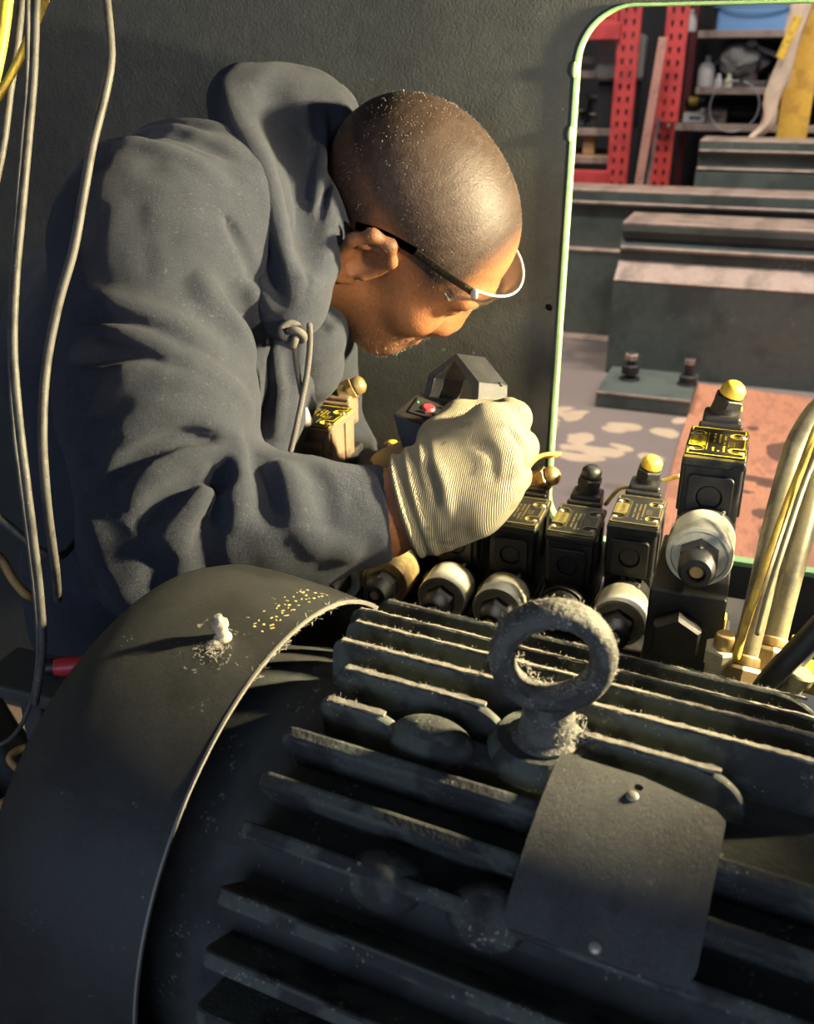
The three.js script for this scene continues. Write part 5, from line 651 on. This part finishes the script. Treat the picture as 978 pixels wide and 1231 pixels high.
{
  const hoop = thing('wire_hoop', 'thin pale wire hoop hanging in front of the low shelf', 'hoop', [-0.254, 0.784, -5.76]); part('hoop', new THREE.TorusGeometry(0.125, 0.004, 8, 60), std({ color: [0.3, 0.3, 0.32], roughness: 0.4, metalness: 0.5 }), hoop); part('hoop_tie', rbox(0.02, 0.016, 0.014, 0.003, [0.02, 0.125, 0]), M.dark, hoop);
  const jug = (x, y, z, s, mat, label) => { const t = thing('plastic_bottle', label, 'bottle', [x, y, z]); part('bottle_body', lathe([[0, 0], [0.05 * s, 0], [0.054 * s, 0.006 * s], [0.054 * s, 0.1 * s], [0.04 * s, 0.13 * s], [0.018 * s, 0.145 * s], [0.016 * s, 0.16 * s], [0, 0.16 * s]], 24), mat, t); part('bottle_cap', cyl(0.02 * s, 0.019 * s, 0.025 * s, [0, 0.17 * s, 0]), M.zinc, t); };
  M.whitish = std({ color: [0.5, 0.46, 0.44], roughness: 0.5 });
  jug(-0.428, shelfY1, -5.95, 0.85, M.whitish, 'pale plastic bottle on the middle shelf beside the red posts'); jug(-0.384, shelfY1, -6.05, 0.7, M.dark, 'dark bottle behind the pale one on the middle shelf'); jug(-0.541, shelfY2, -5.95, 0.6, M.whitish, 'small pale bottle on the upper shelf left of the bin'); jug(-0.402, shelfY2, -6.2, 0.9, M.tan, 'tan bottle behind the left end of the blue bin');
  // white wrapped machine: barrel, arm and handle
  const t = thing('wrapped_machine', 'pale plastic wrapped machine part with an arm on the middle shelf', 'machine part', [-0.234, shelfY1, -5.98]);
  part('machine_barrel', [lathe([[0, 0], [0.07, 0], [0.075, 0.01], [0.075, 0.12], [0.05, 0.15], [0, 0.155]], 24), cyl(0.045, 0.04, 0.12, [0.06, 0.14, 0.02], [0, 0, 0.7])], M.shelf, t); part('machine_arm', [bar([0.02, 0.2, 0.03], [0.2, 0.14, 0.06], 0.014), cyl(0.03, 0.03, 0.04, [0.02, 0.2, 0.03], [1.57, 0, 0])], M.whitish, t); part('machine_base', rbox(0.24, 0.03, 0.18, 0.006, [0.02, 0.015, 0]), M.shelf, t);
  const bag = new THREE.IcosahedronGeometry(0.1, 4), bp = bag.attributes.position; for (let i = 0; i < bp.count; i++) { const k = 0.75 + 0.55 * fbm((bp.getX(i) * 4 + 1) % 1, (bp.getY(i) * 4 + bp.getZ(i) * 3 + 2) % 1, 6, 3, 9); bp.setXYZ(i, bp.getX(i) * k, bp.getY(i) * k * 0.8, bp.getZ(i) * k); } part('plastic_wrap', boxUV(facet(bag, 0.5)).translate(-0.03, 0.13, 0.06), M.wrap, t, 'crumpled clear plastic');
  const crate = (x, y, z, w, h, d, mat, label) => { const q = thing('parts_box', label, 'box', [x, y, z]); part('box_wall', [rbox(w, h, 0.01, 0.002, [0, h / 2, d / 2]), rbox(w, h, 0.01, 0.002, [0, h / 2, -d / 2]), rbox(0.01, h, d, 0.002, [w / 2, h / 2, 0]), rbox(0.01, h, d, 0.002, [-w / 2, h / 2, 0]), rbox(w, 0.01, d, 0.002, [0, 0.006, 0])], mat, q); part('box_label', rbox(w * 0.5, h * 0.3, 0.002, 0.0005, [0, h * 0.5, d / 2 + 0.006]), M.shelf, q); };
  crate(0.041, shelfY1, -6.1, 0.16, 0.14, 0.2, M.shelf, 'brownish parts box on the middle shelf behind the wrapped pole'); crate(-0.349, shelfY3, -5.98, 0.1, 0.07, 0.16, M.tan, 'small tan box on the low shelf left of the hoop'); crate(-0.459, shelfY3, -6.0, 0.12, 0.05, 0.16, M.whitish, 'small pale box on the low shelf beside the red post'); crate(-0.05, shelfY3, -5.98, 0.12, 0.07, 0.16, M.tan, 'small tan box on the low shelf right of the hoop');
  for (const [px, lab, m] of [[866, 'small pale part lying on the middle shelf', 0], [878, 'small bright part lying on the middle shelf by the machine base', 1], [925, 'small dark part lying on the middle shelf', 2]]) { const q = thing('small_part', lab, 'part', [px === 866 ? -0.355 : px === 878 ? -0.303 : -0.095, shelfY1, -5.84]); part('part_body', [hex(0.022, 0.04, [0, 0.02, 0]), cyl(0.012, 0.01, 0.03, [0, 0.05, 0])], [M.whitish, M.zinc, M.dark][m], q); }
}
{ // stock lying on the low shelf and hanging under the middle one
  const stock = (a, b, r, m, end, l) => { const q = thing('steel_rod', l, 'rod', [0, 0, 0]); part('rod', boxUV(bar(a, b, r, 12)), m, q); part('rod_end', cyl(r * 1.15, r * 1.15, 0.05, [a[0] + 0.03, a[1], a[2]], [0, 0, 1.5708]), end, q); };
  const X = (t) => -0.558 + t;
  stock([X(0.02), shelfY3 + 0.1, -6.3], [2.1, shelfY3 + 0.1, -6.3], 0.022, M.blackSteel, M.yellow, 'dark rod with a yellow end behind the wire hoop'); stock([X(0.1), shelfY3 + 0.036, -6.2], [2.1, shelfY3 + 0.036, -6.2], 0.028, M.shelf, M.whitish, 'brown rod with a pale end low behind the wire hoop'); stock([X(0.3), shelfY1 + 0.042, -6.3], [2.1, shelfY1 + 0.042, -6.3], 0.032, M.blackSteel, M.way, 'dark rod with a bare end at the back of the middle shelf');
  for (const z of [0, 1]) solo('rod_cradle', [rbox(0.03, z ? 0.078 : 0.078, 0.24, 0.003).translate(X(0.5 + z * 0.8), shelfY3 + 0.039, -6.33)], M.dark, z ? 'dark cradle under the right ends of the rods on the low shelf' : 'dark cradle under the rods just behind the wire hoop', 'cradle');
}
{ // leaning bars
  const bars = [[[-0.593, 1.1, -5.2], [-0.624, 0.434, -5.05], 0.042, M.copper = std({ map: grimy([0.36, 0.17, 0.13], [0.24, 0.11, 0.09], [0.5, 0.35, 0.3], { size: 0.2, s: 161 }), roughness: 0.45, metalness: 0.25 }), 'wide coppery flat bar leaning between the red posts'], [[-0.577, 0.751, -5.22], [-0.589, 0.43, -5.1], 0.016, M.shelf, 'narrow brown bar leaning beside the coppery bar'], [[-0.678, 1.108, -5.48], [-0.686, 0.819, -5.48], 0.03, M.dark, 'dark bar standing behind the coppery bar']];
  for (const [a, b, w, m, l] of bars) { const A = V(a), B = V(b), d = B.clone().sub(A), bot = B.clone().add(d.clone().multiplyScalar(b[1] / -d.y)), L = A.distanceTo(bot), g = rbox(w, L, 0.012, 0.002); g.applyQuaternion(new THREE.Quaternion().setFromUnitVectors(new THREE.Vector3(0, 1, 0), A.clone().sub(bot).normalize())); g.translate(...A.clone().add(bot).multiplyScalar(0.5).toArray()); solo('flat_bar', g, m, l, 'bar'); }
}
{ // yellow post and the crumpled plastic sleeve that leans on it
  const x = 0.042; const t = thing('yellow_post', 'broad yellow steel post behind the stepped bed', 'post', [x, 0, -4.75]); part('post_face', rbox(0.125, 3.2, 0.1, 0.006, [0, 1.6, 0]), std({ map: grimy([0.72, 0.42, 0.06], [0.55, 0.3, 0.05], [0.4, 0.3, 0.15], { size: 0.3, s: 163, sp: 0.8 }), roughness: 0.5 }), t); part('post_foot', rbox(0.25, 0.015, 0.22, 0.002, [0, 0.008, 0]), M.bed, t);
  const P = [[-0.109, 0.694, -4.62], [-0.06, 0.747, -4.62], [-0.055, 0.851, -4.62], [-0.032, 0.955, -4.62], [-0.013, 1.078, -4.63], [0.007, 1.189, -4.64], [0.009, 1.331, -4.65]], R = [0.02, 0.028, 0.034, 0.037, 0.034, 0.042, 0.04], c = new THREE.CatmullRomCurve3(P.map(V)), n = 90, m = 22, pos = [], idx = [];
  for (let i = 0; i <= n; i++) { const q = c.getPoint(i / n), k = (i / n) * (R.length - 1), j = Math.min(R.length - 2, Math.floor(k)), r0 = R[j] + (R[j + 1] - R[j]) * (k - j); for (let a = 0; a <= m; a++) { const w = ((a % m) / m) * 6.283, r = r0 * (0.65 + 0.7 * fbm((a % m) / m, (i / n * 0.97), 7, 4, 77)); pos.push(q.x + r * Math.cos(w), q.y + 0.3 * r * Math.sin(w * 2), q.z + 0.6 * r * Math.sin(w)); } }
  for (let i = 0; i < n; i++) for (let a = 0; a < m; a++) { const k = i * (m + 1) + a; idx.push(k, k + m + 1, k + 1, k + 1, k + m + 1, k + m + 2); }
  const g = new THREE.BufferGeometry(); g.setAttribute('position', new THREE.Float32BufferAttribute(pos, 3)); g.setIndex(idx); solo('plastic_sleeve', boxUV(facet(g, 0.4)), std({ color: [0.6, 0.46, 0.34], roughness: 0.3, clearcoat: 0.6, clearcoatRoughness: 0.25 }), 'crumpled translucent plastic sleeve slanting down beside the yellow post', 'plastic sleeve');
  solo('tape_strip', rbox(0.035, 0.16, 0.004, 0.001).rotateZ(-0.3).translate(...[-0.025, 1.077, -4.57]), M.yellow, 'yellow tape strip stuck across the plastic sleeve', 'tape');
}
{ // left bay: wrapped bundle, castings
  const p = [-0.824, 0.994, -5.36]; const t = thing('wrapped_bundle', 'clear plastic wrapped bundle behind the left red post', 'bundle', [p[0], 0.906, -5.47]); part('bundle_core', [0, 1, 2].map((i) => rbox(0.2, 0.055, 0.12, 0.01, [0, 0.04 + 0.065 * i, 0])), M.whitish, t); const w = new RoundedBoxGeometry(0.24, 0.22, 0.16, 6, 0.03), wp = w.attributes.position; for (let i = 0; i < wp.count; i++) { const k = 1 + 0.12 * (vn(wp.getX(i) * 40 + 50, wp.getY(i) * 30 + wp.getZ(i) * 20 + 50, 4096, 3) - 0.5); wp.setXYZ(i, wp.getX(i) * k, wp.getY(i), wp.getZ(i) * k); } part('plastic_wrap', boxUV(facet(w.translate(0, 0.11, 0), 0.4)), M.wrap, t, 'clear plastic film');
  const cast = (px, y, z, s, m, l) => { const q = thing('machine_casting', l, 'casting', [px, y, z]); part('casting_body', [cyl(0.06 * s, 0.055 * s, 0.05 * s, [0, 0.025 * s, 0]), cyl(0.035 * s, 0.03 * s, 0.06 * s, [0, 0.08 * s, 0]), rbox(0.13 * s, 0.03 * s, 0.1 * s, 0.004, [0, 0.015 * s, 0])], m, q); part('casting_flange', cyl(0.045 * s, 0.045 * s, 0.014 * s, [0, 0.11 * s, 0]), M.way, q); };
  const ym = 0.681, hb = 0.906 - ym; { const q = thing('parts_box', 'dark parts box under the wrapped bundle', 'box', [-0.824, ym, -5.52]); part('box_wall', [rbox(0.2, hb - 0.002, 0.01, 0.002, [0, hb / 2, 0.08]), rbox(0.2, hb - 0.002, 0.01, 0.002, [0, hb / 2, -0.08]), rbox(0.01, hb - 0.002, 0.16, 0.002, [-0.095, hb / 2, 0]), rbox(0.01, hb - 0.002, 0.16, 0.002, [0.095, hb / 2, 0])], M.dark, q); part('box_lid', rbox(0.2, 0.008, 0.17, 0.002, [0, hb - 0.005, 0]), M.dark, q); }
  const yl = 0.547; cast(-1.041, ym, -5.52, 0.75, M.blackSteel, 'dark flanged casting at the left end of the middle shelf'); cast(-0.943, ym, -5.5, 0.6, M.blackSteel, 'second dark flanged casting in the middle of the middle shelf'); cast(-1.009, ym, -5.88, 1.3, M.shelf, 'brown flanged casting at the back of the middle shelf');
  const q = thing('wooden_block', 'short upright wooden block on the low shelf of the left bay', 'wooden block', [-0.955, yl, -5.48]); part('block', rbox(0.06, 0.09, 0.06, 0.004, [0, 0.045, 0]), M.wood, q); part('block_cap', rbox(0.09, 0.015, 0.09, 0.003, [0, 0.098, 0]), M.wood, q);
}

// ---------- the black lamp in the man's hands ----------
{
  const t = thing('handheld_work_light', 'black boxy hand light with a red button and an angular carrying handle', 'hand light', [-0.258, 0.669, -0.764]);
  const o = t.position, L = (p) => [p[0] - o.x, p[1] - o.y, p[2] - o.z];
  // box: hexahedron between two quadrilaterals, near face and far face, with softened edges
  const hexa = (A, Bq, r) => { const P = [...A, ...Bq].map((p) => V(L(p))), c = P.reduce((s, p) => s.add(p), new THREE.Vector3()).multiplyScalar(1 / 8), pts = []; for (const p of P) { const d = p.clone().sub(c).normalize(); for (const e of [[1, 0, 0], [0, 1, 0], [0, 0, 1]]) pts.push(p.clone().addScaledVector(d, -r).addScaledVector(new THREE.Vector3(...e.map((q, i) => q * Math.sign(d.getComponent(i)))), r * 0.55)); } return pts; };
  const top = [[-0.286, 0.677, -0.748], [-0.277, 0.685, -0.791], [-0.234, 0.677, -0.791], [-0.241, 0.668, -0.744]], bot = [[-0.276, 0.648, -0.743], [-0.273, 0.647, -0.789], [-0.229, 0.638, -0.785], [-0.233, 0.633, -0.739]];
  const { ConvexGeometry } = await import('three/addons/geometries/ConvexGeometry.js');
  part('light_body', boxUV(facet(new ConvexGeometry(hexa(top, bot, 0.003)), 0.3)), M.black, t);
  const up = V(top[0]).sub(V(bot[0])).normalize(), e1 = V(top[3]).sub(V(top[0])).normalize(), nrm = new THREE.Vector3().crossVectors(V(top[1]).sub(V(top[0])), e1).normalize(); if (nrm.y < 0) nrm.negate(); const q = new THREE.Quaternion().setFromUnitVectors(new THREE.Vector3(0, 1, 0), nrm);
  const cen = top.reduce((s, p) => s.add(V(L(p))), new THREE.Vector3()).multiplyScalar(0.25), put = (g, a, b, h) => { g.applyQuaternion(q); const p = cen.clone().addScaledVector(e1, a).addScaledVector(new THREE.Vector3().crossVectors(nrm, e1), b).addScaledVector(nrm, h); g.translate(p.x, p.y, p.z); return boxUV(g); };
  part('control_panel', put(rbox(0.03, 0.002, 0.026, 0.001), 0, 0.0, 0.001), M.blackSteel, t); const b0 = put(cyl(0.0062, 0.0058, 0.003, undefined, undefined, 24), 0, 0.0, 0.0025); part('button', b0, std({ color: [0.7, 0.04, 0.05], roughness: 0.4 }), t, 'red push button'); part('button_mark', put(rbox(0.002, 0.001, 0.003, 0.0003), -0.012, 0.003, 0.0024), std({ color: [0.05, 0.4, 0.14], roughness: 0.5 }), t, 'small green mark');
  for (const [a, b] of [[0.011, -0.006], [0.012, 0.007], [-0.002, -0.009]]) part('vent_rib', put(rbox(0.008, 0.002, 0.002, 0.0005), a, b, 0.0028), M.black, t);
  // handle: a strap of constant section bent into an angular bow
  const path = [[-0.271, 0.682, -0.787], [-0.269, 0.701, -0.797], [-0.247, 0.719, -0.809], [-0.22, 0.7, -0.791], [-0.215, 0.682, -0.772]].map((p) => V(L(p))), wv = V([-0.227, 0.71, -0.842]).sub(V([-0.245, 0.72, -0.81])), pos = [], idx = [], th = 0.0062, c = path.reduce((s, p) => s.clone().add(p), new THREE.Vector3()).multiplyScalar(0.2);
  path.forEach((p, i) => { const d = c.clone().sub(p); const dir = path[Math.min(4, i + 1)].clone().sub(path[Math.max(0, i - 1)]).normalize(); d.addScaledVector(dir, -d.dot(dir)); d.normalize(); const k = i === 0 || i === 4 ? 1 : 1.15; for (const [w, s] of [[0, 0], [1, 0], [1, 1], [0, 1]]) pos.push(...p.clone().addScaledVector(wv, w).addScaledVector(d, s * th * k).toArray()); });
  for (let i = 0; i < 4; i++) for (let k = 0; k < 4; k++) { const a = i * 4 + k, b = i * 4 + ((k + 1) % 4); idx.push(a, b, a + 4, b, b + 4, a + 4); } idx.push(0, 3, 1, 1, 3, 2, 16, 17, 19, 17, 18, 19);
  const g = new THREE.BufferGeometry(); g.setAttribute('position', new THREE.Float32BufferAttribute(pos, 3)); g.setIndex(idx); part('handle', boxUV(facet(g, 0.2)), std({ map: grimy([0.013, 0.013, 0.014], [0.022, 0.022, 0.021], [0.16, 0.15, 0.14], { size: 0.06, s: 251, sp: 0.77 }), roughness: 0.42, side: THREE.DoubleSide, bumpMap: T.fine, bumpScale: 0.0004 }), t, 'black angular handle with bare scuffs');
  for (const [p, w] of [[1.6, 0.5], [3, 0.75]]) { const i = Math.floor(p), f = p - i, a = path[i].clone().lerp(path[Math.min(4, i + 1)], f).addScaledVector(wv, w); const s = new THREE.CylinderGeometry(0.0022, 0.0022, 0.002, 12); s.applyQuaternion(new THREE.Quaternion().setFromUnitVectors(new THREE.Vector3(0, 1, 0), a.clone().sub(c).normalize())); s.translate(a.x, a.y, a.z); part('handle_screw', boxUV(s), M.black, t); }
}
// ---------- cables hanging at the left ----------
M.grayCable = std({ map: grimy([0.085, 0.08, 0.07], [0.05, 0.046, 0.04], [0.4, 0.34, 0.24], { size: 0.06, s: 261, sp: 0.76 }), roughness: 0.6 });
M.cableYellow = std({ map: grimy([0.8, 0.6, 0.06], [0.6, 0.4, 0.06], [0.3, 0.2, 0.06], { size: 0.06, s: 263 }), roughness: 0.5 });
M.cableAmber = std({ map: grimy([0.42, 0.24, 0.07], [0.28, 0.15, 0.05], [0.5, 0.36, 0.15], { size: 0.06, s: 265 }), roughness: 0.55 });
lead('hanging_cable', [[-0.431, 1.022, -0.605], [-0.423, 0.992, -0.593], [-0.415, 0.958, -0.579], [-0.415, 0.938, -0.569], [-0.418, 0.909, -0.554], [-0.419, 0.877, -0.538], [-0.42, 0.845, -0.522], [-0.424, 0.814, -0.505], [-0.426, 0.777, -0.487], [-0.422, 0.738, -0.469], [-0.42, 0.694, -0.46], [-0.428, 0.641, -0.466], [-0.461, 0.59, -0.499]], 0.0031, M.grayCable, 'grey cable hanging with a kink in front of the shoulder');
lead('hanging_cable', [[-0.454, 1.019, -0.572], [-0.451, 0.991, -0.559], [-0.446, 0.948, -0.54], [-0.443, 0.91, -0.522], [-0.44, 0.868, -0.502], [-0.438, 0.83, -0.485], [-0.433, 0.792, -0.468], [-0.423, 0.749, -0.451], [-0.412, 0.711, -0.436], [-0.409, 0.674, -0.43], [-0.408, 0.64, -0.426], [-0.408, 0.605, -0.42], [-0.414, 0.567, -0.411]], 0.0028, M.grayCable, 'grey cable hanging nearest the left edge, tied low down');
lead('hanging_cable', [[-0.467, 1.021, -0.579], [-0.463, 0.992, -0.566], [-0.456, 0.944, -0.545], [-0.453, 0.9, -0.525], [-0.449, 0.847, -0.501], [-0.443, 0.794, -0.477], [-0.432, 0.741, -0.455], [-0.425, 0.689, -0.444], [-0.418, 0.635, -0.432], [-0.417, 0.594, -0.424], [-0.424, 0.558, -0.415], [-0.44, 0.532, -0.408], [-0.461, 0.523, -0.396]], 0.0016, M.grayCable, 'thin grey cable beside the nearest one, curling away at its foot');
lead('hanging_cable', [[-0.507, 1.026, -0.626], [-0.505, 0.995, -0.611], [-0.504, 0.969, -0.599], [-0.504, 0.938, -0.584], [-0.503, 0.901, -0.566], [-0.507, 0.849, -0.539]], 0.0028, M.grayCable, 'short visible grey cable at the top left corner');
lead('yellow_cable', [[-0.501, 1.024, -0.604], [-0.499, 0.994, -0.589], [-0.499, 0.968, -0.577], [-0.501, 0.933, -0.559]], 0.0044, M.cableYellow, 'thick yellow cable at the very left of the top edge');
lead('yellow_cable', [[-0.459, 1.017, -0.598], [-0.464, 0.993, -0.584], [-0.471, 0.97, -0.571], [-0.477, 0.95, -0.558], [-0.485, 0.934, -0.548], [-0.495, 0.914, -0.534]], 0.0027, M.cableYellow, 'thinner yellow cable slanting behind the grey cables');
lead('loose_cable', [[-0.524, 0.652, -0.507], [-0.505, 0.641, -0.508], [-0.491, 0.631, -0.508], [-0.478, 0.622, -0.509], [-0.478, 0.61, -0.526], [-0.506, 0.594, -0.579]], 0.0032, M.grayCable, 'grey cable slanting in low at the left edge');
lead('loose_cable', [[-0.534, 0.618, -0.51], [-0.52, 0.608, -0.51], [-0.508, 0.593, -0.507], [-0.497, 0.583, -0.506], [-0.496, 0.576, -0.515]], 0.0036, M.cableAmber, 'brown cable curving below the slanting grey one');
lead('loose_cable', [[-0.382, 0.557, -0.325], [-0.37, 0.563, -0.332], [-0.366, 0.567, -0.347], [-0.363, 0.569, -0.361], [-0.37, 0.562, -0.378]], 0.0022, M.cableAmber, 'amber cable rising towards the fan cover');
lead('loose_cable', [[-0.352, 0.561, -0.349], [-0.362, 0.567, -0.348], [-0.369, 0.576, -0.344], [-0.375, 0.582, -0.345], [-0.374, 0.583, -0.352], [-0.367, 0.582, -0.36], [-0.368, 0.569, -0.37], [-0.379, 0.539, -0.387]], 0.0024, M.cableAmber, 'amber cable loop beside the fan cover');
lead('loose_cable', [[-0.369, 0.574, -0.314], [-0.36, 0.564, -0.318], [-0.354, 0.554, -0.322], [-0.353, 0.537, -0.331]], 0.0034, M.cableAmber, 'thick amber cable lying over the pale plug');
lead('loose_cable', [[-0.375, 0.541, -0.32], [-0.365, 0.528, -0.316], [-0.363, 0.516, -0.317], [-0.37, 0.505, -0.315], [-0.381, 0.503, -0.31]], 0.0018, M.grayCable, 'thin grey cable end below the pale plug');
{
  const p = [-0.375, 0.544, -0.333]; const t = thing('cable_plug', 'pale ribbed cable plug at the left edge under the thick amber cable', 'plug', p); const g = [cyl(0.011, 0.009, 0.03, [0, 0, 0]), ...[0, 1, 2, 3].map((i) => cyl(0.0118, 0.0118, 0.003, [0, -0.01 + i * 0.006, 0]))]; const m = mergeAll(g); m.rotateZ(-0.7); part('plug_body', boxUV(m), std({ color: [0.6, 0.54, 0.36], roughness: 0.6 }), t); part('plug_cap', cyl(0.0125, 0.0125, 0.006, [0.0135, -0.0158, 0], [0, 0, -0.7]), M.black, t);
}
{
  const a = [-0.451, 0.549, -0.471], b = [-0.422, 0.55, -0.482]; const t = thing('screwdriver', 'red handled screwdriver in the shade left of the fan cover', 'screwdriver', a); const L = V(b).sub(V(a)), l = L.length(), q = new THREE.Quaternion().setFromUnitVectors(new THREE.Vector3(0, 1, 0), L.normalize());
  const h = lathe([[0, 0], [0.006, 0.001], [0.0075, 0.006], [0.0072, l * 0.9], [0.0045, l], [0, l]], 12); h.applyQuaternion(q); part('handle', boxUV(h), std({ color: [0.55, 0.03, 0.04], roughness: 0.4 }), t, 'red handle'); const s = cyl(0.0028, 0.0028, 0.09); s.translate(0, l + 0.044, 0); s.applyQuaternion(q); part('shaft', boxUV(s), std({ color: [0.4, 0.05, 0.05], roughness: 0.4 }), t); const c = cyl(0.0062, 0.0062, 0.01); c.applyQuaternion(q); part('end_cap', boxUV(c), M.black, t);
  solo('tool_stand', [rbox(0.1, 0.012, 0.05, 0.003).translate(a[0] - 0.005, a[1] - 0.0142, a[2]), rbox(0.02, a[1] - 0.02, 0.02, 0.003).translate(a[0] - 0.02, (a[1] - 0.02) / 2, a[2])], M.panel, 'narrow dark steel stand with the red handled screwdriver on it', 'stand');
}
// wires behind the drawstrings
lead('wire', [[-0.397, 0.613, -0.745], [-0.394, 0.631, -0.755], [-0.392, 0.644, -0.767], [-0.391, 0.651, -0.777]], 0.0026, std({ color: [0.6, 0.16, 0.05], roughness: 0.5 }), 'orange wire behind the drawstrings', 'wire');
lead('wire', [[-0.403, 0.624, -0.724], [-0.394, 0.629, -0.736], [-0.389, 0.636, -0.753]], 0.0024, M.whitish, 'white wire below the drawstrings', 'wire');
{ const t = thing('wire_connector', 'small white wire connector behind the drawstrings', 'connector', [-0.388, 0.654, -0.78]); part('connector_body', cyl(0.0058, 0.005, 0.02, [0, 0, 0], [0, 0, 0.35]), std({ color: [0.75, 0.74, 0.66], roughness: 0.5 }), t); part('connector_collar', cyl(0.0062, 0.0062, 0.004, [0.003, -0.009, 0], [0, 0, 0.35]), M.whitish, t); }

renderer.render(scene, camera);
